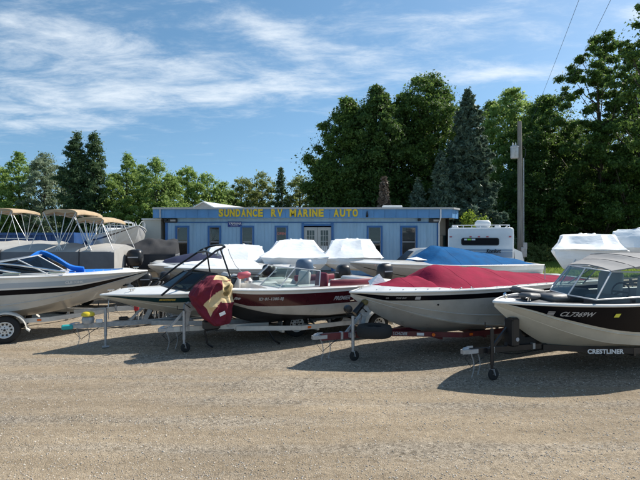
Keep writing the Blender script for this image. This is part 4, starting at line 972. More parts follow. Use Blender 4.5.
    def seg_panels(p, q, m):
        L_ = math.dist(p, q); n = max(1, int(round(L_ / .62)))
        if L_ > 5 and abs(p[0] - q[0]) < 1: n = 6
        for k in range(n):
            a = [lerp(p[i], q[i], k / n) for i in (0, 1)]; c = [lerp(p[i], q[i], (k + 1) / n) for i in (0, 1)]
            t = Vector((q[0] - p[0], q[1] - p[1], 0)).normalized(); nrm = Vector((t.y, -t.x, 0)); mb = MB()
            A3, C3 = Vector((a[0], a[1], 0)) + t * .004, Vector((c[0], c[1], 0)) - t * .004
            def sl(A, C, o0, o1, za, zb2): mb.add([v + nrm * o + Vector((0, 0, z)) for z in (za, zb2) for v in (A, C) for o in (o0, o1)], [(0, 1, 3, 2), (4, 6, 7, 5), (0, 4, 5, 1), (2, 3, 7, 6), (0, 2, 6, 4), (1, 5, 7, 3)])
            sl(A3, C3, -.04, 0, z0_, z1_); sl(A3, A3 + t * .035, 0, .014, z0_, z1_)
            mb.build('fascia_board', m, b)
    for p, q in zip(poly, poly[1:]): seg_panels(p, q, 'fascia_blue')
    for p, q in zip(poly, poly[1:]):
        t = Vector((q[0] - p[0], q[1] - p[1], 0)).normalized(); mb = MB(); nr = Vector((t.y, -t.x, 0)) * .03
        mb.beam(Vector((*p, zt - .045)) + nr, Vector((*q, zt - .045)) + nr, .16, .10); mb.build('coping', 'cap_grey', b)
    mb = MB(); mb.box((lx(303), .012 - .03, z0_ + .0), (lx(452) , .02, .05)); 
    # soffit and roof
    rp = [(-.0, .06), (lx(452), .06), (lx(463) - .08, 1.0), (lx(463) - .25, 8.2), (0, 8.2)]
    for z, nm, m in ((zf + .02, 'soffit', 'wall_beige'), (zt - .25, 'roof', 'metal_roof')):
        mb = MB(); mb.prism(rp, .04, lambda u, v, w: (u, v, z + w)); mb.build(nm, m, b)
    # recessed end under the porch corner
    mb = MB(); mb.box(((wr_ + lx(452)) / 2 + .05, wy + .9, 1.9), (lx(452) - wr_, .05, 3.3)); mb.build('recess_wall', 'wall_beige', b)
    mb = MB(); mb.box((wr_ + .38, wy + .84, 1.55), (.42, .06, 2.0)); mb.build('side_door', 'teal_paint', b)
    mb = MB(); mb.tube([(lx(440.5), -.05, zt - .1), (lx(440.5), -.05, zf), (lx(440.5), wy - .10, zf - .3), (lx(440.5), wy - .10, .2)], .04, 8); mb.build('downspout', 'print_white', b)
    mb = MB(); mb.tube([(lx(160.5), -.05, zt - .1), (lx(160.5), -.05, zf)], .045, 8); mb.build('downspout', 'cap_grey', b)
    # sign letters, one by one
    words_ = [('SUNDANCE', 218.8, 263.8), ('RV', 271.2, 283.5), ('MARINE', 289.7, 324.5), ('AUTO', 333.5, 358.8)]
    for wd, a, c in words_:
        n = len(wd); wid = {'I': .45, 'M': 1.25, 'N': 1.05}; tw = sum(wid.get(ch, 1) for ch in wd); x = lx(a); pitch = (lx(c) - lx(a)) / tw
        for ch in wd:
            cw = wid.get(ch, 1) * pitch; vs, fs = text_geo(ch, .56, .02, offset=.028)
            xs_ = [v[0] for v in vs]; ww = max(xs_) - min(xs_); sc_ = min(cw * .86, ww * 1.2) / ww if ch != 'I' else 1
            mb = MB(); mb.add([(x + (v[0] - min(xs_)) * sc_, -.035 - v[2], bz_(216.3) + v[1]) for v in vs], fs); mb.build('letter', 'sign_yellow', b); x += cw
    # small signs and lamps
    mb = MB(); mb.box((lx(233.5), wy - .03, bz_(224.0)), (.78, .04, .30)); sg = mb.build('wall_sign', 'sign_blue', b)
    text_on('YAMAHA', .19, lambda x, y, z: (lx(233.5) - .35 + x * .93, wy - .056, bz_(224.0) - .03 + y), 'sign_lettering', 'print_white', sg, offset=.004)
    text_on('OUTBOARDS', .08, lambda x, y, z: (lx(233.5) - .24 + x * .93, wy - .056, bz_(224.0) - .12 + y), 'sign_lettering', 'print_white', sg)
    for px, w in ((170.5, .75), (437, .62)):
        mb = MB(); mb.box((lx(px - (2 if px < 200 else 1)), wy - .06, bz_(220.3)), (w, .10, .24), bev=.02); q = mb.build('dark_plaque', 'black_plastic', b)
        mb = MB(); mb.box((lx(px) + .03, wy - .115, bz_(220.3)), (.30, .012, .10)); mb.build('plaque_print', 'print_silver', q)
    for px in (168, 424.5):
        mb = MB(); mb.box((lx(px - 4), wy - .12, bz_(219.6)), (.16, .22, .16), bev=.03); mb.build('flood_lamp', 'black_plastic', b)
    mb = MB(); mb.tube([(lx(367), -.03, bz_(216.5)), (lx(367), -.10, bz_(215)), (lx(367), -.06, bz_(211))], [.07, .06, .02], 8); mb.build('wall_bell', 'black_plastic', b)
    # two small flags of stains: peeled corner at the sign
    # landing
    mb = MB(); mb.box(((A + C_) / 2, wy - .8, .25), (2.6, 1.5, .5)); mb.build('landing', 'wood_grey', b)
    return b
building()
def roof_vent():
    t = empty('roof_vent', (PX(392, 30), 30, PZ(207.5, 30) + .02), 0, 'small white vent box on the flat roof of the blue building', 'vent'); mb = MB(); mb.box((0, 0, .02), (1.2, .5, .16), bev=.04); mb.build('housing', 'white_paint', t); mb = MB(); mb.box((0, 0, -.12), (.9, .4, .14)); mb.build('base', 'cap_grey', t)
roof_vent()
# gabled metal roof of the shed behind
def gable():
    Y = 36; x = PX(190, Y); t = empty('gabled_shed', (x, Y, 0), 0, 'grey gabled shed with a pale metal roof rising behind the blue building', 'shed')
    w = PX(246, Y) - x; ze, zp = PZ(210, Y), PZ(202, Y); xp = (PX(204, Y) - x)
    mb = MB(); mb.prism([(0, 0), (w * .5, 0), (w * .5, ze), (xp, zp), (0, ze - .1)], .1, lambda u, v, q: (u, q, v)); mb.build('gable_wall', 'cap_grey', t)
    for a, c in (((xp, zp), (w * .5 + .2, ze - .05)), ((xp, zp), (-.3, ze - .15))):
        mb = MB(); n = 10
        mb.add([(a[0], -.3, a[1] + .03), (c[0], -.3, c[1] + .03), (c[0] + 2.6 * (c[0] > 0), 9, c[1] + .03), (a[0] + 2.6 * (c[0] > 0), 9, a[1] + .03), (a[0], -.3, a[1] - .05), (c[0], -.3, c[1] - .05)], [(0, 1, 2, 3), (0, 4, 5, 1)]); mb.build('roof', 'metal_roof', t)
    mb = MB(); mb.box((w * .25, 5, ze / 2 - .1), (w * .5, 9, ze - .2)); mb.build('body', 'wall_beige', t)
gable()
def lean_to():
    t = empty('beige_shed', (PX(143, 27.5), 27.5, 0), 0, 'plain beige shed against the near end of the blue building', 'shed'); w = PX(163, 27.5) - PX(143, 27.5) - .12
    mb = MB(); mb.box((w / 2, 1.5, 1.72), (w, 3.0, 3.44)); mb.build('wall', 'wall_beige', t)
    mb = MB(); mb.box((w / 2, 1.5, 3.48), (w + .1, 3.2, .07)); mb.build('roof', 'metal_roof', t)
    mb = MB(); mb.box((w * .5, -.03, 1.1), (.8, .05, 2.0)); mb.build('door', 'door_white', t)
lean_to()

# ================= shipping container =================
def container():
    Y = 26.5; x0, x1 = PX(-12, Y), PX(76, Y); t = empty('shipping_container', (x0, Y, 0), R(-2), 'long blue corrugated container standing behind the covered pontoon boats', 'container'); L = x1 - x0; h = PZ(232.5, Y)
    mb = MB(); n = int(L / .28); pts = []
    for k in range(n):
        x = L * k / n; d = L / n; pts += [(x, 0), (x + d * .35, 0), (x + d * .5, .05), (x + d * .85, .05)]
    pts += [(L, 0)]
    mb.loft([[(x, y, .16) for x, y in pts], [(x, y, h - .12) for x, y in pts]], False); mb.build('corrugated_side', 'container_blue', t)
    mb = MB(); mb.box((L / 2, 1.22, h - .06), (L, 2.44, .1)); mb.build('roof', 'container_blue', t)
    for z, hh in ((h - .08, .14), (.12, .18)): mb = MB(); mb.box((L / 2, -.02, z), (L - .24, .08, hh)); mb.build('rail', 'container_blue', t)
    for x in (.06, L - .06):
        for y in (0, 2.4): mb = MB(); mb.box((x, y, h / 2), (.14, .14, h)); mb.build('corner_post', 'container_blue', t)
    mb = MB(); mb.box((L - .02, 1.2, h / 2), (.05, 2.3, h - .2)); mb.build('end_wall', 'container_blue', t); mb = MB(); mb.box((.04, 1.2, h / 2), (.05, 2.3, h - .2)); mb.build('end_wall', 'container_blue', t)
    mb = MB(); mb.box((L / 2, 2.42, h / 2), (L - .2, .04, h - .2)); mb.build('rear_side', 'container_blue', t)
    mb = MB(); mb.box((L * .3, -.05, PZ(238.5, Y)), (L * .5, .02, .04)); mb.build('white_line', 'print_white', t)
container()

# ================= pontoon boats under grey covers =================
def pontoon(bow, th, L, label, tops, zlo=1.16, zhi=2.03, motor=True, W_=2.5, seams=(.18, .36, .6, .8), lean=.0):
    t = empty('pontoon_boat', bow, th, label, 'boat', 'covered pontoon boats')
    hw = W_ / 2; mb = MB(); rings = []
    for i in range(25):
        x = L * i / 24; e = min(1, min(x, L - x) / .25 + .55) ** .5; ring = []
        prof = [(-hw, zlo), (-hw - .02, zlo + .3), (-hw, zhi - .06), (-hw + .06, zhi), (-hw * .5, zhi + .10), (0, zhi + .17), (hw * .5, zhi + .10), (hw - .06, zhi), (hw, zhi - .06), (hw + .02, zlo + .3), (hw, zlo)]
        for k, (y, z) in enumerate(prof):
            zz = z + (.035 * mnoise.noise(Vector((x * 1.3, y * 2, 4))) + .05 * (math.sin(x * 3.1) ** 2 - .5) * (1 - abs(y) / hw) if 3 <= k <= 7 else 0); yy = y + .03 * mnoise.noise(Vector((x * 2.2, y, z * 2)))
            ring.append((x, yy * (.55 + .45 * e if (x < .2) else 1), zz - (.10 * (1 - e) if 2 <= k <= 8 else 0)))
        rings.append(ring)
    mb.loft(rings, False)
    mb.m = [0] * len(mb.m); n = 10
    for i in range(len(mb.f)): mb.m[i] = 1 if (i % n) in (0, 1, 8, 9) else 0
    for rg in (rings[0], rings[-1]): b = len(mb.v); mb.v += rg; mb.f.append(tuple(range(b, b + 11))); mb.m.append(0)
    c = mb.build('boat_cover', ['cover_grey_lit', 'cover_grey_shade'], t, smooth=40)
    for s in seams:
        mb = MB(); mb.tube([(L * s, -hw - .022, zlo), (L * s, -hw - .035, zlo + .3), (L * s, -hw - .02, zhi - .06), (L * s, -hw + .06, zhi + .01)], .013, 5); mb.build('seam', 'cover_charcoal', c)
    mb = MB(); mb.box((L / 2, 0, zlo - .05), (L * .98, W_, .08)); mb.build('deck', 'alu', t)
    for y in (-hw * .72, hw * .72):
        mb = MB(); mb.tube([(0, y, zlo - .25), (.25, y, zlo - .36), (.8, y, zlo - .40), (L - .1, y, zlo - .40), (L, y, zlo - .36)], [.03, .16, .28, .28, .24], 16); mb.build('pontoon_tube', 'alu', t, smooth=50)
    for (xc, w, zt_, hoops, spread) in tops:
        ht = zt_; mb = MB(); rings = []
        for i in range(13):
            q = i / 12; x = xc - w / 2 + w * q; zz = ht - .06 * (2 * q - 1) ** 4 - (.03 if i in (0, 12) else 0); ring = []
            for k in range(9):
                v = -1 + k / 4; ring.append((x, v * hw * .92, zz - .05 * v * v + .02 * mnoise.noise(Vector((x * 3, v * 2, 1)))))
            ring += [(p[0], p[1], p[2] - .10 - .03 * math.sin(i)) for p in ring[::-1]]
            rings.append(ring)
        mb.loft(rings, True, True); bt = mb.build('bimini_top', 'canvas_tan', t, smooth=60)
        fr = MB()
        for sg in (-1, 1):
            y = sg * hw * .92; base = (xc, sg * hw * .98, zhi - .02)
            for dx in (-w * .46, -w * .16, w * .16, w * .46): 
                mbh = MB(); mbh.tube([(xc + (dx * -.2), y * 1.06, zhi - .02), (xc + dx, y, ht - .15)], .013, 6); mbh.build('bimini_strut', 'alu', t)
            for a, c_ in (((xc - w * .5 - .35, y * 1.06, zhi), (xc - w * .44, y, ht - .25)), ((xc + w * .5 + .3, y * 1.06, zhi), (xc + w * .44, y, ht - .25))):
                mbh = MB(); mbh.tube([a, c_], .011, 6); mbh.build('bimini_brace', 'alu', t)
        for dx in (-w * .42, 0, w * .42):
            mbh = MB(); mbh.tube([(xc + dx, -hw * .92, ht - .24), (xc + dx, 0, ht - .14), (xc + dx, hw * .92, ht - .24)], .015, 6); mbh.build('bimini_bow', 'alu', t)
    if motor: outboard((L + .05, -.1, zlo + .12), 0, None, parent=t, cowl='black_plastic', sc=1.12)
    return t
thP = R(6)
pontoon((PX(-40, 15.8), 15.8, 0), thP, PX(97, 16.2) - PX(-40, 15.8) + .95, 'grey covered pontoon boat with two tan tops and a black outboard', [(3.60, 1.05, PZ(210.5, 16.5), 3, 0), (4.50, .85, PZ(217.5, 16.5), 3, 0)], motor=True)
pontoon((PX(-95, 20.0), 19.6, 0), thP, 6.4, 'second covered pontoon boat, at the frame edge, with a tan top over its front', [(4.45, 1.2, PZ(209.5, 20.5), 3, 0)], zlo=1.3, zhi=2.12, motor=False)
trailer(off((PX(-40, 15.8), 15.8, 0), thP, -1), thP, 'trailer carrying the grey covered pontoon boat with the black outboard', 'galvanised', None, L=6, zt=.5, zr=.45, axle=4.6, simple=True)
trailer(off((PX(-95, 20), 19.6, 0), thP, -1), thP, 'trailer below the pontoon boat at the frame edge', 'galvanised', None, L=6, zt=.5, zr=.5, axle=4.6, simple=True)

# ================= charcoal tarp covered boat, other back row boats =================
def back_boat(bow, th, label, L=5.6, B=2.2, zb=1.5, zs=1.5, zk=.7, cover=None, hull_m='gelcoat', bands=None, name='covered_boat', cov_m='cover_charcoal', hs=None, u0=.05, u1=.97, exp=1.6, motor=False, wr=.03, drop=.05, tr=True, group=None, out=.02, tr_label=None, uk=.42):
    t = empty(name, bow, th, label, 'boat', group); H = Hull(L, B, zb, zs, zk, uk=uk)
    H.build(t, bands or [(.7, hull_m), (1, hull_m)], 'gelcoat_grey'); H.rail(t, 'gelcoat', .022); H.deck(t, 'gelcoat', 'carpet_grey', ud=.4, w=.15)
    if hs: H.cover(t, cov_m, u0, u1, hs, 'cover', exp, drop, wr, out)
    if motor: outboard((L - .02, 0, zs - .15), 0, None, parent=t, sc=1.0)
    if tr: trailer(off(bow, th, -.7), th, tr_label, 'trailer_black', 'trailers of the back rows', L=L + .4, zt=.5, zr=zk - .05 if zk < .62 else .55, axle=L * .75, simple=True)
    return t, H
# black/charcoal draped boat in front of the shed
Y = 19.5; back_boat((PX(90, Y), Y - .6, 0), R(12), 'boat wrapped in a slumping charcoal tarp behind the black outboard', L=PX(176, Y) - PX(90, Y) + .1, B=2.2, zb=1.95, zs=1.75, zk=.8, hs=[(0, .02), (.3, .16), (.55, .36), (.74, .56), (.95, .60), (1, .5)], u0=.02, u1=1.0, exp=2.0, drop=.55, wr=.13, out=.06, tr_label='black trailer under the charcoal tarp boat')
# navy cover arch and small pale boat
Y = 18.0; back_boat((PX(150, Y), Y, 0), R(8), 'boat with a low arched navy cover below the building windows', L=PX(208, Y) - PX(150, Y) + .5, B=2.1, zb=1.45, zs=1.5, zk=.7, cov_m='cover_navy', hs=[(0, .02), (.25, .14), (.40, .27), (.7, .32), (.95, .26), (1, .15)], u0=.22, u1=.98, exp=3, tr_label='black trailer under the navy covered boat')
Y = 14.6; t_, H_ = back_boat((PX(164, Y), Y, 0), R(30), 'small bare white boat with pointed bow behind the black tower', L=4.8, B=1.9, zb=1.50, zs=1.40, zk=.75, bands=[(.5, 'cream_hull'), (.8, 'gelcoat_grey'), (1, 'gelcoat')], hs=[(0, .05), (.3, .28), (.5, .24), (1, .05)], cov_m='shrinkwrap', u0=.12, u1=.6, exp=2.5, out=-.2, tr_label='black trailer under the small bare white boat', uk=.5)
# second white runabout between, with rails
Y = 16.5; back_boat((PX(140, Y), Y + .8, 0), R(16), 'white runabout partly hidden between black outboard and tower boat', L=5.0, B=2.0, zb=1.42, zs=1.32, zk=.7, hs=[(0, .03), (.4, .2), (1, .1)], cov_m='cover_grey_lit', u0=.4, u1=.95, tr_label='black trailer under the partly hidden white runabout')
# cruiser far left with rails
def cruiser():
    Y = 24.0; bow = (PX(139, Y), Y, 0); t = empty('cabin_cruiser', bow, R(128), 'white cabin cruiser with railings and arch showing over the tarp', 'boat'); H = Hull(5.6, 2.2, 3.02, 2.5, 1.3, uk=.5)
    H.build(t, [(.7, 'gelcoat'), (.8, 'navy_paint'), (1, 'gelcoat')], 'gelcoat'); H.rail(t); H.deck(t, 'gelcoat', ud=.5)
    for sg in (-1, 1):
        mb = MB(); mb.tube([H.side(u, 1, sg, -.06) + Vector((0, 0, .02 + .36 * math.sin(min(1, (u - .02) / .12) * math.pi / 2))) for u in [.02 + i * .022 for i in range(30)]], .014, 6); mb.build('bow_rail', 'alu', t)
        for k in range(7): p = H.side(.1 + k * .08, 1, sg, -.06); mb = MB(); mb.tube([p, p + Vector((0, 0, .36))], .012, 6); mb.build('rail_post', 'alu', t)
    mb = MB(); mb.tube([(3.9, -1.1, 2.5), (4.2, -1.0, 3.25), (4.25, 0, 3.38), (4.2, 1.0, 3.25), (3.9, 1.1, 2.5)], .05, 8); mb.build('radar_arch', 'gelcoat', t, smooth=50)
    mb = MB(); mb.box((3.6, 0, 2.75), (1.8, 1.7, .4), bev=.12); mb.build('cabin', 'gelcoat', t, smooth=50)
    windscreen(t, [(3.4, -1.0, 2.62), (2.7, -.8, 2.66), (2.5, 0, 2.7), (2.7, .8, 2.66), (3.4, 1.0, 2.62)], [(3.7, -.9, 3.0), (3.2, -.7, 3.05), (3.0, 0, 3.08), (3.2, .7, 3.05), (3.7, .9, 3.0)], 'alu', 'smoked_glass', .02)
    for k in range(3): mb = MB(); mb.tube([(2.9 + k * .7, -.9, 2.6), (3.5 + k * .7, -.9, 3.32)], .015, 6); mb.build('canvas_frame_tube', 'alu', t)
cruiser()

# ================= shrink wrapped boats =================
SW = 'boats shrink wrapped in white film'
def wrapped(c, th, label, hw=1.2, zl=1.15, zr_=1.65, zt_=2.3, hl=2.9, topw=.62, topl=.45, motor=None, seed=0, box=False, tr_label=None):
    """local +y points away from the camera, x across; bow far; taut film over ribs: flat facets, sharp folds"""
    t = empty('shrink_wrapped_boat', c, th, label, 'boat', SW); hw *= 1.08
    out = [(-.42, -1), (.42, -1), (.92, -.97), (1, -.80), (1, -.1), (.97, .45), (.72, .78), (.25, .98), (0, 1), (-.25, .98), (-.72, .78), (-.97, .45), (-1, -.1), (-1, -.80), (-.92, -.97)]
    if box: lv = [(zl - .08, .35, .80), (zl + .02, .62, .90), (lerp(zl, zr_, .55), .90, .97), (zr_, 1, 1), (lerp(zr_, zt_, .55), .97, .93), (zt_ - .08, .93, .86), (zt_, .80, .76), (zt_ + .03, .02, .02)]
    else: lv = [(zl - .08, .45, .86), (zl + .02, .74, .94), (lerp(zl, zr_, .5), .94, .985), (zr_ - .03, 1.0, 1.0), (zr_ + .02, 1.0, 1.0), (lerp(zr_, zt_, .45), lerp(1, topw, .62), lerp(1, topl, .5)), (zt_ - .03, topw, topl), (zt_ + .01, topw * .93, topl * .9), (zt_ + .06, .02, topl * .5)]
    rings = []; no = len(out); SUBD = 5
    g = np.random.default_rng(seed + 50)
    cor = g.normal(size=(len(lv), no, 3)) * np.array([.030, .04, .022])
    for li in range(len(lv) - 1):
        for a_ in range(3 if li < len(lv) - 2 else 4):
            f = a_ / 3; ring = []
            if f > 1: continue
            for oi in range(no):
                for b_ in range(SUBD):
                    h_ = b_ / SUBD; pts = []
                    for lj in (li, li + 1):
                        z, sx, sy = lv[lj]; P = []
                        for ok in (oi, (oi + 1) % no): x, y = out[ok]; P.append(Vector((x * sx * hw, y * sy * hl, z)) + Vector(cor[lj][ok]) * (1 if lj < len(lv) - 1 else .2))
                        pts.append(P[0].lerp(P[1], h_))
                    p = pts[0].lerp(pts[1], f); sagw = math.sin(math.pi * h_) * .022 * (1 if li > 2 else .4); p.z -= sagw * .6; p.x *= 1 - sagw * .7; p.y *= 1 - sagw * .35
                    nz = abs(mnoise.noise(Vector((p.x * 4 + seed, p.y * 3, p.z * 5 + p.x * 2)))); p += Vector((p.x, p.y * .5, .3)) * (-.018 * (1 - min(1, nz * 5)))
                    ring.append(p)
            rings.append(ring)
    mb = MB(); mb.loft(rings, True, True); w = mb.build('film_wrap', 'shrinkwrap', t, smooth=14)
    mb = MB(); rr = rings[3 * 3 + 1] if not box else rings[9]
    mb.tube([(p.x * 1.006, p.y * 1.003, p.z) for p in rr], .011, 5, closed=True); mb.build('welt_band', 'shrinkwrap', w)
    for j, (x, y) in enumerate(((-.25, -.5), (.3, .2))[:1 if box else 2]):
        mb = MB(); mb.lathe([(.09, 0), (.08, .03), (.03, .06), (.001, .065)], (x * hw * topw, y * hl * topl, zt_ + .02), 'z', 10); mb.build('film_vent', 'white_paint', w)
    if motor: outboard((0, -hl * .9 - .06, zl + .12), R(-90), None, parent=t, cowl=motor, sc=1.05)
    trailer((c[0] - math.sin(th) * (hl + 1.2), c[1] + math.cos(th) * (hl + 1.2), 0), th - R(90), tr_label, 'trailer_black', 'trailers of the back rows', L=2 * hl + .9, zt=.5, zr=.55, axle=hl * 1.5, simple=True)
    return t
MATS['slate_cowl'] = mat('slate_cowl', (.10, .15, .22), .4)
def wr_at(px, Yf, hl, **k):
    X = PX(px, Yf); th = -math.atan2(X, Yf) * .9; c = (X - math.sin(th) * hl, Yf + math.cos(th) * hl, 0)
    return wrapped(c, th, hl=hl, **k)
wr_at(235, 18.6, 2.6, label='white shrink wrapped boat with low uneven crown, nearest the tower boat', hw=1.18, zl=1.2, zr_=PZ(261, 18.6), zt_=PZ(246, 20), topw=.86, topl=.7, seed=1, tr_label='trailer under the shrink wrapped boat with the low crown')
wr_at(295, 18.2, 2.6, label='white shrink wrapped boat with a flat peaked tent standing before the doors', hw=1.26, zl=1.18, zr_=PZ(258, 18.2), zt_=PZ(240.5, 20), topw=.56, topl=.5, seed=4, tr_label='trailer under the shrink wrapped boat before the doors')
wr_at(352, 18.4, 2.6, label='white shrink wrapped boat beside the blue covered boat bow', hw=1.14, zl=1.2, zr_=PZ(258, 18.4), zt_=PZ(240, 20.2), topw=.66, topl=.55, seed=7, tr_label='trailer under the shrink wrapped boat next to the blue covered one')
wr_at(590, 16.5, 2.4, label='tall white shrink wrapped boat on the grass edge above the grey canvas', hw=1.10, zl=1.35, zr_=PZ(250, 16.5), zt_=PZ(235, 17.6), topw=.76, topl=.62, seed=11, tr_label='trailer under the tall shrink wrapped boat on the grass edge')
wr_at(650, 17.0, 2.4, label='boxy white wrapped boat cut by the frame edge', hw=1.12, zl=1.35, zr_=PZ(247, 17), zt_=PZ(229, 17.6), topw=.8, topl=.6, seed=15, box=True, tr_label='trailer under the boxy white wrapped boat')
# loose outboards on stands in front of the wrapped boats
def motor_stand(x, y, rz, label, cowl='black_plastic', sc=1.0, z=1.0):
    t = outboard((x, y, z), rz, label, group='outboard motors standing behind the front row', cowl=cowl, sc=sc)
    mb = MB()
    for s in (-1, 1): mb.tube([(.05, s * .22, .02 - z + .02), (-.02, s * .16, -.05)], .02, 6); mb.tube([(-.35, s * .28, .03 - z), (.55, s * .28, .03 - z)], .02, 6)
    mb.box((-.02, 0, -.05), (.05, .42, .16)); mb.build('stand', 'galvanised', t); return t
motor_stand(PX(300, 14.2), 14.2, R(-60), 'slate blue outboard standing just behind the open boat windscreen', 'slate_cowl', 1.15, 1.05)
motor_stand(PX(271, 14.8), 14.8, R(-100), 'black outboard on a stand behind the open boat', sc=1.0, z=.95)
motor_stand(PX(340, 14.6), 14.6, R(-70), 'black outboard on a stand near the red and white boats', sc=1.0, z=.95)
motor_stand(PX(152, 14.0), 14.0, R(200), 'black outboard on a stand beside the ski boat bow', sc=.85, z=.85)
motor_stand(PX(163, 14.4), 14.4, R(-60), 'black outboard on a stand under the tower leg', sc=.85, z=.85)
def folded_frame():
    t = empty('metal_frame', (PX(148, 13.2), 13.2, 0), R(20), 'tangle of bare metal tubes and red parts by the blue trimmed bow', 'metal frame')
    for k in range(9):
        a = rng.random(3); mb = MB(); x = -.35 + .09 * k; mb.tube([(x, a[0] * .5, .05), (x + .15 * (a[1] - .3), a[0] * .4, .55 + .25 * a[1]), (x + .45 * (a[2] - .2), a[1] * .3, 1.0 + .2 * a[2])], .018, 6); mb.build('tube', 'galvanised' if k % 3 else 'black_metal', t)
    mb = MB(); mb.box((-.3, 0, .5), (.12, .2, .16), bev=.02); mb.build('red_part', 'red_plastic', t)
    mb = MB(); mb.lathe([(.1, -.06), (.2, -.07), (.24, 0), (.2, .07), (.1, .06), (.1, -.06)], (0.2, .3, .26), 'y', 20); mb.build('small_tyre', 'rubber', t)
folded_frame()

# ================= blue covered boat =================
Y = 14.9; thJ = R(20)
tJ, H = back_boat((PX(350, Y), Y, 0), thJ, 'white boat under a bright blue peaked cover, in the row behind', L=6.6, B=2.4, zb=1.64, zs=1.50, zk=.72, bands=[(.72, 'gelcoat_grey'), (1, 'gelcoat')], name='runabout_boat', cov_m='cover_blue', hs=[(.10, .02), (.2, .04), (.33, .07), (.40, .42), (.45, .62), (.62, .50), (.80, .32), (.97, .10)], u0=.10, u1=.97, exp=1.3, drop=.03, wr=.05, out=-.02, tr_label='black trailer under the blue covered boat', uk=.5)
mb = MB(); mb.add([(2.1, -.5, 1.70), (2.6, -.6, 1.70), (2.4, -.1, 1.80), (2.0, 0, 1.73)], [(0, 1, 2), (0, 2, 3)]); mb.build('cover_fold', 'shrinkwrap', tJ)
mb = MB(); mb.box((6.85, 0, 1.0), (.6, 2.1, .08), bev=.03); mb.build('swim_platform', 'gelcoat', tJ, smooth=50)
mb = MB(); mb.tube([H.side(.06 + .7 * i / 20, .05, -1, .012) for i in range(21)], .012, 5); mb.build('spray_strake', 'bottom_dark', tJ)
mb = MB(); p = H.side(.1, .75, -1, .02); mb.cyl(p, (0, 1, 0), .03, .03, 10); mb.build('bow_eye', 'chrome', tJ)
# small white boat stern right of it
Y = 15.6; back_boat((PX(575, Y), Y + .2, 0), R(172), 'low white boat tip reaching out behind the black and cream boat', L=5.0, B=1.9, zb=1.12, zs=1.1, zk=.5, hs=[(.2, .03), (.6, .15), (1, .1)], cov_m='gelcoat', u0=.2, u1=.9, tr_label='black trailer under the low white boat')

# ================= white van behind =================
def suv():
    Y = 19.5; x0 = PX(393, Y); t = empty('parked_car', (x0, Y, 0), 0, 'white sport utility car with dark windows behind the blue covered boat', 'car'); L = 5.1; hw = .95
    prof = [(0, .55), (.05, .95), (.25, 1.08), (1.25, 1.22), (1.45, 1.30)]; 
    lower = [(0.05, .45), (0, .75), (.06, 1.02), (.35, 1.15), (.5, 1.30), (L - .2, 1.30), (L, 1.1), (L, .5), (L - .3, .38), (.4, .38)]
    mb = MB(); rings = []
    for y, k in ((-hw, .98), (-hw - .02, 1), (-hw + .06, 1.0), (hw - .06, 1), (hw + .02, 1), (hw, .98)):
        rings.append([(x, y, .4 + (z - .4) * k) for x, z in lower])
    mb.loft(rings, True, True); mb.build('body', 'car_white', t, smooth=35)
    roofp = [(.12, 1.28), (.78, 1.90), (1.0, 1.97), (2.2, 2.03), (L - .5, 2.0), (L - .2, 1.85), (L - .12, 1.28)]
    mb = MB(); mb.loft([[(x, s * (hw - .03 - (z - 1.28) * .22), z) for x, z in roofp] for s in (-1, 1)], True, True); mb.build('cabin', 'car_white', t, smooth=30)
    for s in (-1, 1):
        for (a, b_) in ((.62, 1.55), (1.62, 2.6), (2.68, 3.6), (3.68, 4.6)):
            def pt(x, z): return (x, s * (hw - .03 - (z - 1.28) * .22 + .006), z)
            zt_ = 1.88; a2 = a + (.28 if a < 1 else 0) ; mb = MB(); mb.add([pt(a, 1.36), pt(b_, 1.36), pt(b_, zt_), pt(a2 + (.0 if a > 1 else .10), zt_ if a > 1 else zt_ - .02)], [(0, 1, 2, 3)]); mb.build('side_window', 'smoked_glass' if False else 'black_paint', t)
        for x in (1.0, 4.0): make_wheel(t, x, s * (hw - .08), .36, .22, 'galv', s)
    mb = MB(); mb.add([(.13 - .0, -.78, 1.34), (.13, .78, 1.34), (.73, .66, 1.88), (.73, -.66, 1.88)], [(0, 1, 2, 3)]); ws = mb.build('windscreen', 'black_paint', t); ws.location.x = -.02
    mb = MB(); mb.box((.02, -.7, .85), (.1, .3, .18), bev=.03); mb.build('headlight', 'clear_glass', t); mb = MB(); mb.box((.02, .7, .85), (.1, .3, .18), bev=.03); mb.build('headlight', 'clear_glass', t)
    mb = MB(); mb.box((1.2, -hw - .1, 1.35), (.14, .18, .16), bev=.03); mb.build('mirror', 'car_white', t)
suv()

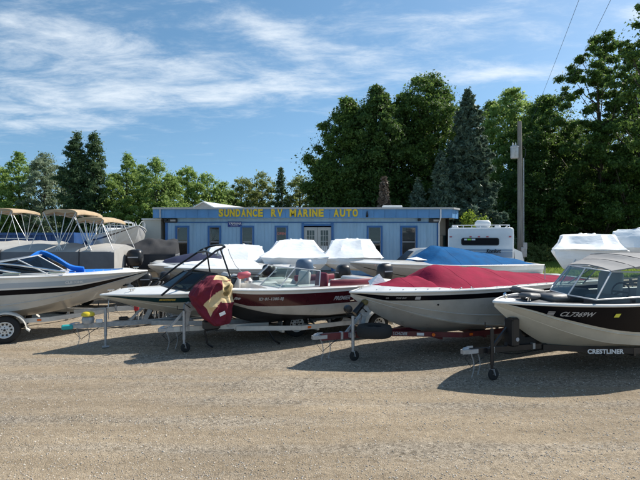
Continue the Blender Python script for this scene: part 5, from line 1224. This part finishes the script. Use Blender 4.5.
# ================= travel trailer =================
def camper():
    Y = 18.4; x0, x1 = PX(449, Y), PX(511.5, Y); W_ = x1 - x0; xc = (x0 + x1) / 2; t = empty('travel_trailer', (xc, Y, 0), R(-19), 'white camper trailer seen from its rear end with a dark wide window', 'caravan'); h = PZ(227.5, Y); L = 7.0
    def rr(sx, z0, z1, y, r=.10):
        pts = []
        for (cx, cz, a0) in ((sx - r, z1 - r, 0), (-sx + r, z1 - r, 90), (-sx, z0, 180), (sx, z0, 270)):
            if cz > z0: pts += [(cx + r * math.cos(R(a0 + k * 22.5)), y, cz + r * math.sin(R(a0 + k * 22.5))) for k in range(5)]
            else: pts.append((cx, y, cz))
        return pts
    mb = MB(); mb.loft([rr(W_ / 2 - .04, .62, h - .03, -.0), rr(W_ / 2, .6, h, .05), rr(W_ / 2, .6, h, L), rr(W_ / 2 - .05, .62, h - .03, L + .05)], True, True); mb.build('body', 'camper_white', t, smooth=35)
    # rear horizontal siding ribs
    for k in range(9): 
        mb = MB(); mb.box((0, -.008, h - .25 - k * .055), (W_ - .28, .016, .008)); mb.build('siding_rib', 'camper_white', t)
    def fx(px): return PX(px, Y) - xc
    wz = (PZ(249.6 + .3, Y) , PZ(243, Y))
    za, zb_ = PZ(249.8, Y) + .04, PZ(242.2, Y) + .16
    za, zb_ = PZ(245.4, Y), PZ(237.9, Y)
    mb = MB(); 
    def rounded(xa, xb, z0, z1, r, y):
        P = []
        for cx, cz, a0 in ((xb - r, z1 - r, 0), (xa + r, z1 - r, 90), (xa + r, z0 + r, 180), (xb - r, z0 + r, 270)):
            P += [(cx + r * math.cos(R(a0 + k * 18)), y, cz + r * math.sin(R(a0 + k * 18))) for k in range(6)]
        return P
    mb.loft([rounded(fx(462), fx(498), za, zb_, .08, -.0), rounded(fx(462), fx(498), za, zb_, .08, -.022)], True, True); w = mb.build('rear_window', 'black_metal', t)
    mb = MB(); mb.loft([rounded(fx(462) + .03, fx(498) - .03, za + .03, zb_ - .03, .06, -.02), rounded(fx(462) + .03, fx(498) - .03, za + .03, zb_ - .03, .06, -.028)], True, True); mb.build('pane', 'black_paint', w)
    for a, b_, m in ((465, 467.5, 'print_white'), (468, 471.5, 'lime_print'), (472, 475.5, 'print_white')): 
        if m == 'lime_print': mat('lime_print', (.35, .75, .05), .5)
        mb = MB(); mb.box(((fx(a) + fx(b_)) / 2, -.032, zb_ - .06), (fx(b_) - fx(a), .006, .06)); mb.build('window_sticker', m, w)
    mb = MB(); mb.box((0, -.012, PZ(250, Y)), (W_ - .1, .02, .05)); mb.build('trim_stripe', 'camper_stripe', t)
    mb = MB(); mb.box((0, -.014, PZ(254.5, Y)), (W_ - .1, .024, .22)); mb.build('lower_band', 'camper_stripe', t)
    text_on('Komfort', .20, lambda x, y, z: (fx(486) + x * .72, -.04, PZ(252.6, Y) + y), 'camper_lettering', 'print_black', t, offset=.008, shear=.2)
    for px, py in ((451.8, 236.8), (471, 236.8), (479, 236.8), (487, 236.8), (508, 236.8)): mb = MB(); mb.box((fx(px), -.025, PZ(py, Y)), (.09, .03, .035), bev=.008); mb.build('clearance_light', 'red_plastic', t)
    ac = MB(); ac.box((fx(482.5), 1.6, h + .17), (.62, .95, .30), bev=.09); ac.build('air_conditioner', 'camper_white', t, smooth=50)
    for s in (-1, 1): mb = MB(); mb.tube([(s * (W_ / 2 - .15), .1, h + .0), (s * (W_ / 2 - .15), .12, h + .09), (s * (W_ / 2 - .15), L - .3, h + .09), (s * (W_ / 2 - .15), L - .28, h)], .014, 6); mb.build('roof_rail', 'print_white', t)
    mb = MB(); mb.tube([(-W_ / 2 + .15, .12, h + .09), (W_ / 2 - .15, .12, h + .09)], .014, 6); mb.build('roof_rail', 'print_white', t)
    for k in range(7): mb = MB(); x = -W_ / 2 + .25 + k * (W_ - .5) / 6; mb.tube([(x, .12, h - .01), (x, .12, h + .09)], .012, 6); mb.build('rail_post', 'print_white', t)
    for x in (fx(455), fx(497)): mb = MB(); mb.box((x, .8, h + .04), (.22, .22, .09), bev=.03); mb.build('roof_vent', 'camper_white', t)
    mb = MB(); mb.box((0, -.12, .52), (W_ - .2, .10, .12)); mb.build('bumper', 'galvanised', t)
    for s in (-1, 1):
        mb = MB(); mb.box((s * (W_ / 2 - .22), -.02, .85), (.2, .03, .12), bev=.01); mb.build('tail_light', 'red_plastic', t)
        for y in (3.0, 3.8): 
            wq = make_wheel(t, s * (W_ / 2 - .15), y, .33, .2, 'white', s); wq.rotation_euler = (0, 0, R(-90)); 
camper()

# ================= utility pole and wires =================
def pole():
    Y = 24.0; x = PX(520.5, Y); t = empty('utility_pole', (x, Y, 0), 0, 'weathered wooden utility pole with a grey transformer rising beside the camper', 'utility pole'); h = PZ(121.5, Y)
    mb = MB(); mb.tube([(0, 0, -.1), (-.02, 0, h * .5), (-.06, 0, h)], [.15, .13, .095], 14); mb.build('pole', 'wood_grey', t, smooth=50)
    tz = PZ(152.5, Y); mb = MB(); mb.lathe([(.001, -.31), (.17, -.31), (.19, -.27), (.19, .22), (.21, .24), (.21, .28), (.12, .33), (.001, .34)], (-.33, -.05, tz), 'z', 20); tr = mb.build('transformer', 'galvanised', t, smooth=40)
    for dx in (-.08, .06): mb = MB(); mb.lathe([(.03, 0), (.045, .04), (.02, .07), (.045, .10), (.02, .14), (.001, .22)], (-.33 + dx, -.05, tz + .30), 'z', 10); mb.build('insulator', 'print_white', tr)
    mb = MB(); mb.box((-.13, -.02, tz + .1), (.12, .08, .06)); mb.box((-.13, -.02, tz - .15), (.12, .08, .06)); mb.build('mounting_bracket', 'galvanised', t)
    mb = MB(); mb.tube([(.10, -.06, tz + .3), (.22, -.08, tz + .1), (.18, -.1, tz - .2), (.12, -.1, tz - .3)], .012, 6); mb.build('jumper_wire', 'black_plastic', t)
    mb = MB(); mb.tube([(.14, -.07, .3), (.12, -.07, tz - .3)], .024, 8); mb.build('conduit', 'galvanised', t)
    mb = MB(); mb.box((.17, -.1, PZ(246, Y)), (.20, .14, .34), bev=.02); mb.build('meter_box', 'cap_grey', t); mb = MB(); mb.box((.1, -.13, PZ(252, Y)), (.28, .12, .5), bev=.02); mb.build('lower_box', 'galvanised', t)
pole()
def wire(label, far, near, sag):
    mb = MB(); a, b = Vector(far), Vector(near); pts = [a.lerp(b, k / 40) - Vector((0, 0, sag * 4 * (k / 40) * (1 - k / 40))) for k in range(41)]
    mb.tube(pts, .0075, 5); o = mb.build('overhead_wire', 'black_plastic', None); tag(o, label, 'wire', 'overhead wires')
wire('overhead wire descending towards the wooden pole', (PX(531, 34), 34, PZ(122, 34)), (PX(614, 11.8), 11.8, PZ(-95, 11.8)), .12)
wire('second overhead wire passing before the tall tree crown', (PX(549, 34), 34, PZ(122, 34)), (PX(656, 11.8), 11.8, PZ(-95, 11.8)), .12)
# ---------------------------------------------------------------- vegetation
leafmat('leaf_dark', (.032, .075, .018), (.095, .165, .036), .36)
leafmat('leaf_broad', (.036, .082, .018), (.13, .215, .045), .38)
leafmat('leaf_mid', (.13, .225, .055), (.29, .40, .12), .48)
leafmat('leaf_poplar', (.040, .085, .036), (.11, .17, .07), .34)
leafmat('leaf_silver', (.13, .18, .11), (.30, .37, .25), .35)
leafmat('leaf_spruce', (.055, .095, .062), (.15, .21, .15), .18)
leafmat('leaf_lime', (.12, .20, .02), (.26, .36, .05), .45)
leafmat('leaf_olive', (.12, .16, .045), (.26, .31, .11), .42)
leafmat('twig_brown', (.10, .075, .055), (.22, .17, .13), .05)
leafmat('grass_blade', (.10, .17, .03), (.25, .34, .08), .45)
def leaves(P, size, outward=None, up=.35, jitter=1.0, aspect=1.7, droop=0.0):
    n = len(P); nrm = rng.normal(size=(n, 3)) * jitter
    if outward is not None: nrm += outward * .9
    nrm[:, 2] += up; nrm /= np.linalg.norm(nrm, axis=1)[:, None]
    t = np.cross(nrm, rng.normal(size=(n, 3))); 
    t[:, 2] -= droop; t -= nrm * (t * nrm).sum(1)[:, None]
    t /= np.linalg.norm(t, axis=1)[:, None] + 1e-9; b = np.cross(nrm, t)
    s = size * (.45 + 1.1 * rng.random(n) ** 1.4)[:, None]
    tipc = t * s * aspect * .5; w = b * s * .5
    V = np.stack([P - tipc * .9 + w * .9, P + tipc * 1.1, P - tipc * .5 - w * 1.1], 1).reshape(-1, 3)
    return V
DENS, LSZ = 2.7, .54
def quadF(n): return (np.arange(3)[None] + 3 * np.arange(n)[:, None])
def clumps(nc, env, seed, rad, inner=.45):
    """env(h, a) -> radius of the crown at relative height h and angle a, in metres"""
    g = np.random.default_rng(seed); C = []; r = []
    while len(C) < nc:
        h = g.random(); a = g.random() * 6.283; R_ = env(h, a)
        if R_ <= 0: continue
        if g.random() > (R_ / env.maxr) ** 1.0 + .10: continue
        q = (inner + (1 - inner) * g.random() ** .55) if g.random() < .8 else g.random()
        C.append((R_ * q * math.cos(a), R_ * q * math.sin(a), h)); r.append(rad * (.6 + .8 * g.random()) * (1 - .35 * h))
    return np.array(C), np.array(r)
class Env:
    def __init__(s, pts, rx, seed=0, lump=.18, freq=2.2, flat=1.0): s.p = pts; s.maxr = rx; s.seed = seed; s.l = lump; s.f = freq
    def __call__(s, h, a): return s.maxr * interp(s.p, h) * (.98 + (s.l + .08) * 2.6 * mnoise.noise(Vector((math.cos(a) * s.f, math.sin(a) * s.f, h * 5 + s.seed * 7.1))) + .45 * mnoise.noise(Vector((math.cos(a) * .9, math.sin(a) * .9, h * 2.2 + s.seed * 3.3))))
BROAD = [(0, .5), (.12, .85), (.35, 1.0), (.55, .95), (.75, .74), (.9, .48), (1, .2)]
TALL = [(0, .6), (.15, .9), (.5, 1.0), (.75, .8), (.9, .5), (1, .12)]
POPLAR = [(0, .55), (.2, .95), (.5, 1.0), (.75, .75), (.9, .45), (1, .08)]
def tree(x, y, z0, h, rx, label, m='leaf_dark', env=BROAD, nc=70, n=26000, size=.22, seed=0, group=None, name='broadleaf_tree', trunk_r=.28, rad=None, cat='tree', lump=.18, limbs=12, lean=0, inner=.4, sq=1.0, tm='bark', droop=0, tips=True, yr=1.0, fill=.13):
    if group == 'big trees behind the building' and x > 12: x, y, rx, size = x * 1.32, y * 1.32, rx * 1.32, size * 1.2; h = CAMZ + (h - CAMZ) * 1.32; rad = rad and rad * 1.3
    """z0: height where foliage starts; h: total height"""
    t = empty(name, (x, y, 0), 0, label, cat, group); E = Env(env, rx, seed, lump)
    C, r = clumps(int(nc * 2.6), E, seed + 11, (rad or rx * .26) * .74); H_ = h - z0
    C[:, 2] = z0 + C[:, 2] * H_ * .97; C[:, 0] += lean * (C[:, 2] - z0) / H_; C[:, 1] *= yr
    n = int(n * DENS); nf = int(n * fill); nl = n - nf
    w = r ** 2; w = w / w.sum(); idx = rng.choice(len(C), size=nl, p=w)
    d = rng.normal(size=(nl, 3)); d /= np.linalg.norm(d, axis=1)[:, None]; q = rng.random(nl) ** .5
    loc = d * (r[idx] * q * 1.12)[:, None]; loc[:, 2] *= .62
    sub = rng.normal(size=(len(C), 24, 3)); sub /= np.linalg.norm(sub, axis=2)[:, :, None]; sub[:, :, 2] *= .6
    near = sub[idx, rng.integers(0, 24, nl)]; loc = loc * .62 + near * (r[idx] * .95)[:, None] * rng.random(nl)[:, None] ** .7
    P = C[idx] + loc
    # leaves between the clumps, all through the crown
    hh = rng.random(nf) ** .9; aa = rng.random(nf) * 6.283; rr = np.array([E(x_, y_) for x_, y_ in zip(hh[:400], aa[:400])]); 
    grid = np.array([[E(i / 40, 6.283 * j / 48) for j in range(49)] for i in range(41)]); RR = grid[(hh * 40).astype(int), (aa / 6.283 * 48).astype(int)] * rng.random(nf) ** .5 * .98
    Pf = np.stack([RR * np.cos(aa) + lean * hh, RR * np.sin(aa) * yr, z0 + hh * H_ * .97], 1); Pf += rng.normal(size=Pf.shape) * .12
    df = np.stack([np.cos(aa), np.sin(aa), np.full(nf, .3)], 1)
    P = np.concatenate([P, Pf]); d = np.concatenate([d, df])
    V = leaves(P, size * LSZ, d, droop=droop, aspect=1.5)
    numesh('crown', V, quadF(n), MATS[m], t)
    mb = MB(); k = 9; top = h * .86; pts = [(lean * max(0, zz * top / h - z0 / h) + .18 * mnoise.noise(Vector((zz * 3, seed, 0))) * zz * 3, .15 * mnoise.noise(Vector((seed, zz * 3, 5))) * zz * 3, zz * top - .1) for zz in [i / k for i in range(k + 1)]]
    mb.tube(pts, [trunk_r * (1 - .85 * i / k) for i in range(k + 1)], 10)
    g = np.random.default_rng(seed + 3); order = g.permutation(len(C))[:limbs * 2]
    for j in order:
        c = C[j]; zz = max(z0 * .75, c[2] - (abs(c[0]) + abs(c[1])) * .75 - .4); f = min(.98, zz / top); a = Vector(pts[0]).lerp(Vector(pts[-1]), f); i0 = min(k - 1, int(f * k)); a = Vector(pts[i0]).lerp(Vector(pts[i0 + 1]), f * k - i0)
        e = Vector(c); mid = a.lerp(e, .55) + Vector((0, 0, -.12 * (e - a).length)) ; mb.tube([a, mid, e], [trunk_r * .34 * (1 - .6 * f), trunk_r * .2 * (1 - .5 * f), .02], 6)
    mb.build('trunk', tm, t, smooth=60); return t
def spruce(x, y, h, rx, label, seed=0, n=30000, z0=.6, m='leaf_spruce', group=None, p=1.0, size=.17):
    t = empty('spruce_tree', (x, y, 0), 0, label, 'tree', group); g = np.random.default_rng(seed); P = []; D = []; mb = MB(); mb.tube([(0, 0, -.1), (0, 0, h * .97)], .26, 8, .02); z = z0; per = 0; br = []
    while z < h * .985:
        f = (z - z0) / (h - z0); R_ = rx * (1 - f) ** (.82 * p) * (.82 + .3 * g.random()) + .08; nb = int(7 + 7 * (1 - f)); a0 = g.random() * 6
        for k in range(nb): a = a0 + 6.283 * k / nb + g.normal() * .12; br.append((z + g.normal() * .1, a, R_ * (.72 + .42 * g.random())))
        z += .30 + .22 * (1 - f)
    L_ = np.array([b[2] for b in br]); w = L_ ** 1.5; w /= w.sum(); n = int(n * 1.9); idx = g.choice(len(br), size=n, p=w)
    B = np.array(br)[idx]; s = g.random(n) ** .62; a = B[:, 1]; Rr = B[:, 2]
    r = s * Rr; wid = .30 * Rr * (1 - s) ** .7 * s ** .4 * 1.4 + .05; lat = g.normal(size=n) * wid * .55
    zz = B[:, 0] + r * .12 - (r ** 2) * .10 / (rx * .35) - np.abs(lat) * .35 - g.random(n) * .16 * (1 + .5 * Rr) + (s > .85) * .12
    P = np.stack([r * np.cos(a) - lat * np.sin(a), r * np.sin(a) + lat * np.cos(a), zz], 1)
    out = np.stack([np.cos(a), np.sin(a), np.full(n, .2)], 1)
    V = leaves(P, size * .8, out * .3, up=.6, jitter=.7, aspect=2.6)
    numesh('crown', V, quadF(n), MATS[m], t)
    for b in br[::2]: mb.tube([(0, 0, b[0]), (math.cos(b[1]) * b[2] * .8, math.sin(b[1]) * b[2] * .8, b[0] - .1)], .035, 4, .01)
    mb.build('trunk', 'bark', t); return t
def T(px, Y): return PX(px, Y)
GL, GR = 'trees behind the pontoon boats', 'big trees behind the building'
def top(py, Y): return PZ(py, Y)
# left row (lit green)
tree(T(-8, 46), 46, 1.0, top(160, 46), 2.6, 'green tree at the frame edge behind the tan top', 'leaf_mid', TALL, 50, 13000, .24, 1, GL)
tree(T(20, 48), 48, 1.0, top(151, 48), 2.0, 'slim green tree beside the pair of dark poplars, first from the edge', 'leaf_mid', POPLAR, 50, 13000, .22, 2, GL, lump=.25)
tree(T(45, 47), 47, .8, top(150, 47), 2.3, 'silvery green tree leaning on the dark poplar pair', 'leaf_silver', TALL, 55, 14000, .22, 3, GL, lump=.28)
tree(T(77.5, 44), 44, .8, top(129, 44), 1.25, 'tallest dark poplar of the pair, with rounded tip', 'leaf_poplar', POPLAR, 60, 14000, .22, 4, GL, name='poplar_tree', lump=.2, rad=.55)
tree(T(95, 44.5), 44.5, .8, top(130, 44.5), 1.25, 'dark poplar of the pair, nearer the light green trees', 'leaf_poplar', POPLAR, 60, 14000, .22, 5, GL, name='poplar_tree', lump=.25, rad=.55)
tree(T(64, 50), 50, .6, top(165, 50), 2.2, 'green tree filling the gap behind the dark poplars', 'leaf_poplar', TALL, 40, 10000, .24, 6, GL)
for i, (px, py, r_, lb) in enumerate(((112, 172, 2.0, 'short light green tree directly beside the dark poplars'), (127, 151, 1.7, 'light green tree with a tall thin spire top'), (140, 163, 1.9, 'light green tree between two spired tops'), (156, 155, 1.9, 'light green tree with leaning spire above the shed'), (172, 178, 2.0, 'low green tree beyond the beige shed'))):
    Y = 45 + (i % 3) * 1.6; tree(T(px, Y), Y, .4, top(py, Y), r_, lb, 'leaf_mid', POPLAR if py < 160 else TALL, 60, 15000, .20, 20 + i, GL, lump=.3, name='ash_tree')
for i, (px, py, r_, lb) in enumerate(((188, 165, 2.2, 'rounded green tree above the gabled shed roof, taller one'), (207, 172, 2.1, 'rounded green tree beside the gabled shed peak'), (222, 182, 1.8, 'small green tree behind the first sign letters'))):
    Y = 50 + i; tree(T(px, Y), Y, .8, top(py, Y), r_ * 1.1, lb, 'leaf_mid', TALL, 50, 13000, .24, 40 + i, GL, lump=.25)
for i, (px, py, r_, lb, m, e) in enumerate(((243, 176, 2.6, 'olive green tree behind the sign, wide and low', 'leaf_olive', BROAD), (262, 170, 2.4, 'olive green tree next to the narrow column tree', 'leaf_olive', TALL), (281, 166, .8, 'narrow dark column tree between olive trees', 'leaf_poplar', POPLAR), (300, 174, 2.5, 'pale olive tree touching the big dark crown', 'leaf_olive', BROAD), (228, 190, 2.4, 'low olive tree near the shed roof', 'leaf_olive', BROAD), (318, 185, 2.4, 'olive shrub like tree under the big dark crown', 'leaf_olive', BROAD))):
    Y = 54 + (i % 2) * 2; tree(T(px, Y), Y, .5, top(py, Y), r_, lb, m, e, 45, 11000, .24, 60 + i, 'olive trees behind the sign')
# centre mass
tree(T(348, 43), 43, 2.0, top(97, 43), 3.3, 'large dark crowned tree at the outer edge of the central mass', 'leaf_broad', BROAD, 100, 42000, .27, 81, GR, lump=.22, trunk_r=.4)
tree(T(377, 41.5), 41.5, 2.0, top(85, 41.5), 2.9, 'large dark tree with domed top in the middle of the mass', 'leaf_dark', TALL, 100, 42000, .27, 82, GR, lump=.2, trunk_r=.4)
tree(T(428, 44), 44, 2.0, top(71, 44), 3.9, 'tallest broad crowned tree directly behind the blue spruce', 'leaf_broad', BROAD, 120, 50000, .27, 83, GR, lump=.25, trunk_r=.45)
tree(T(330, 42), 42, 1.0, top(150, 42), 2.2, 'lower dark tree at the foot of the central mass', 'leaf_broad', BROAD, 60, 16000, .27, 84, GR)
tree(T(402, 44), 44, 1.0, top(110, 44), 2.8, 'dark tree filling between the two domed crowns', 'leaf_dark', TALL, 80, 24000, .27, 85, GR)
spruce(T(468, 38), 38, top(86, 38), 3.3, 'big blue green spruce behind the camper', 90, 46000, group='spruces', size=.20)
spruce(T(441, 36.5), 36.5, top(150, 36.5), 1.9, 'smaller spruce beside the big one, nearer the sign', 91, 18000, group='spruces')
spruce(T(418, 37), 37, top(178, 37), 1.5, 'young spruce over the end of the roof', 92, 12000, group='spruces')
spruce(T(384, 35.5), 35.5, top(176, 35.5), .75, 'bare brown dead conifer behind the roof', 93, 7000, m='twig_brown', group=None, p=.7, size=.13)
tree(T(509, 46), 46, 1.0, top(86, 46), 3.4, 'yellow green topped tree behind the utility pole', 'leaf_mid', TALL, 90, 30000, .27, 94, GR, lump=.25)
tree(T(492, 48), 48, 1.0, top(98, 48), 3.0, 'green tree peeping behind the big spruce', 'leaf_broad', TALL, 70, 20000, .27, 95, GR, lump=.25)
tree(T(548, 42), 42, 1.5, top(92, 42), 3.4, 'dark tree between the pole and the tallest edge tree', 'leaf_broad', TALL, 100, 34000, .26, 96, GR, lump=.25)
tree(T(536, 38), 38, .8, top(130, 38), 3.0, 'lower dark tree behind the pole', 'leaf_dark', BROAD, 90, 28000, .26, 97, GR, lump=.2)
tree(T(600, 36), 36, 3.2, top(30, 36), 3.0, 'tallest edge tree with drooping airy crown and forked trunk', 'leaf_broad', [(0, .75), (.2, 1.0), (.45, 1.0), (.65, .85), (.82, .72), (.93, .45), (1, .25)], 120, 42000, .24, 98, GR, lump=.35, trunk_r=.36, droop=.6, rad=.62, fill=.03, limbs=26)
tree(T(640, 35), 35, 3.4, top(66, 35), 3.0, 'airy dark tree at the frame edge with two trunks showing', 'leaf_broad', TALL, 95, 32000, .24, 99, GR, lump=.3, trunk_r=.40, rad=.66, fill=.03, limbs=22)
tree(T(655, 30), 30, 7.5, top(-22, 30), 1.9, 'overhanging leafy branch top at the upper frame corner', 'leaf_broad', TALL, 45, 9000, .22, 100, None, lump=.3, trunk_r=.3)
tree(T(572, 44), 44, 1.0, top(118, 44), 3.2, 'dark tree deep behind the wrapped boat', 'leaf_dark', BROAD, 90, 26000, .27, 101, GR)
tree(T(622, 46), 46, 1.5, top(105, 46), 3.4, 'dark tree deep behind the two trunks', 'leaf_dark', BROAD, 70, 17000, .27, 102, GR)
tree(T(672, 40), 40, 1.5, top(90, 40), 3.4, 'tree just past the frame edge with dark crown', 'leaf_dark', BROAD, 60, 14000, .27, 103, GR)
for i, (px, py, Y) in enumerate(((520, 205, 50), (556, 200, 53), (590, 205, 54), (612, 215, 52))):
    tree(T(px, Y), Y, .0, top(py, Y), 3.4, ['low dark bush behind the camper roof', 'low dark bush beyond the pole', 'low dark bush over the wrapped boat', 'low dark bush under the two trunks'][i], 'leaf_dark', BROAD, 45, 12000, .2, 120 + i, 'bushes under the big trees', name='understorey_bush', trunk_r=.08, cat='bush')
tree(T(469, 29), 29, .4, top(210.5, 29), .75, 'bright yellow green bush at the end of the blue building', 'leaf_lime', TALL, 26, 5200, .13, 130, None, name='lime_bush', trunk_r=.05, cat='bush')
tree(T(482, 30), 30, .4, top(216, 30), .7, 'small yellow green bush behind the camper roof', 'leaf_lime', BROAD, 20, 3600, .13, 131, None, name='lime_bush', trunk_r=.05, cat='bush')
for i, (px, Y, r_) in enumerate(((528, 46, 1.4), (541, 47, 1.6), (556, 47.5, 1.5), (513, 48, 1.5))):
    tree(T(px, Y), Y, .0, top(243 + 2 * (i % 2), Y) , r_, ['scrubby pale green bush right beside the pole', 'scrubby pale green bush in the grass, middle one', 'scrubby pale green bush nearest the wrapped boat', 'scrubby pale green bush behind the pole'][i], 'leaf_olive', BROAD, 26, 5500, .14, 140 + i, 'scrub along the grass', name='scrub_bush', trunk_r=.04, cat='bush')
# far wood that closes the view
def wood():
    n = 90000; X = (rng.random(n) * 2 - 1) * 75; Yw = 64 + rng.random(n) * 9
    hh = np.array([(5.8 if x < 4 else 11.5) * (.72 + .5 * mnoise.noise(Vector((x * .18, 2, 0))) + .25 * mnoise.noise(Vector((x * .6, 9, 0)))) for x in X])
    P = np.stack([X, Yw, hh * rng.random(n) ** .8], 1); out = np.tile(np.array([0, -.6, .3]), (n, 1))
    V = leaves(P, .52, out); o = numesh('far_wood', V, quadF(n), MATS['leaf_dark'], None, kind='stuff', label='far dark wood closing the view behind the trees', category='wood')
wood()
def grass():
    n = 45000; Y = 29.0 + rng.random(n) ** 1.4 * 24; X = PX(440, Y) + rng.random(n) * (PX(700, Y) - PX(440, Y)); P = np.stack([X, Y, np.full(n, .03)], 1)
    h = .10 + .16 * rng.random(n); w = .02 + .02 * rng.random(n); a = rng.random(n) * 3.14; lean = rng.normal(size=(n, 2)) * .05
    d = np.stack([np.cos(a) * w, np.sin(a) * w, np.zeros(n)], 1); tip = P + np.stack([lean[:, 0], lean[:, 1], h], 1)
    V = np.stack([P - d, P + d, tip], 1).reshape(-1, 3); F = np.arange(3)[None] + 3 * np.arange(n)[:, None]
    numesh('grass_blades', V, F, MATS['grass_blade'], None, kind='stuff', label='uneven green grass beyond the gravel edge', category='grass')
grass()
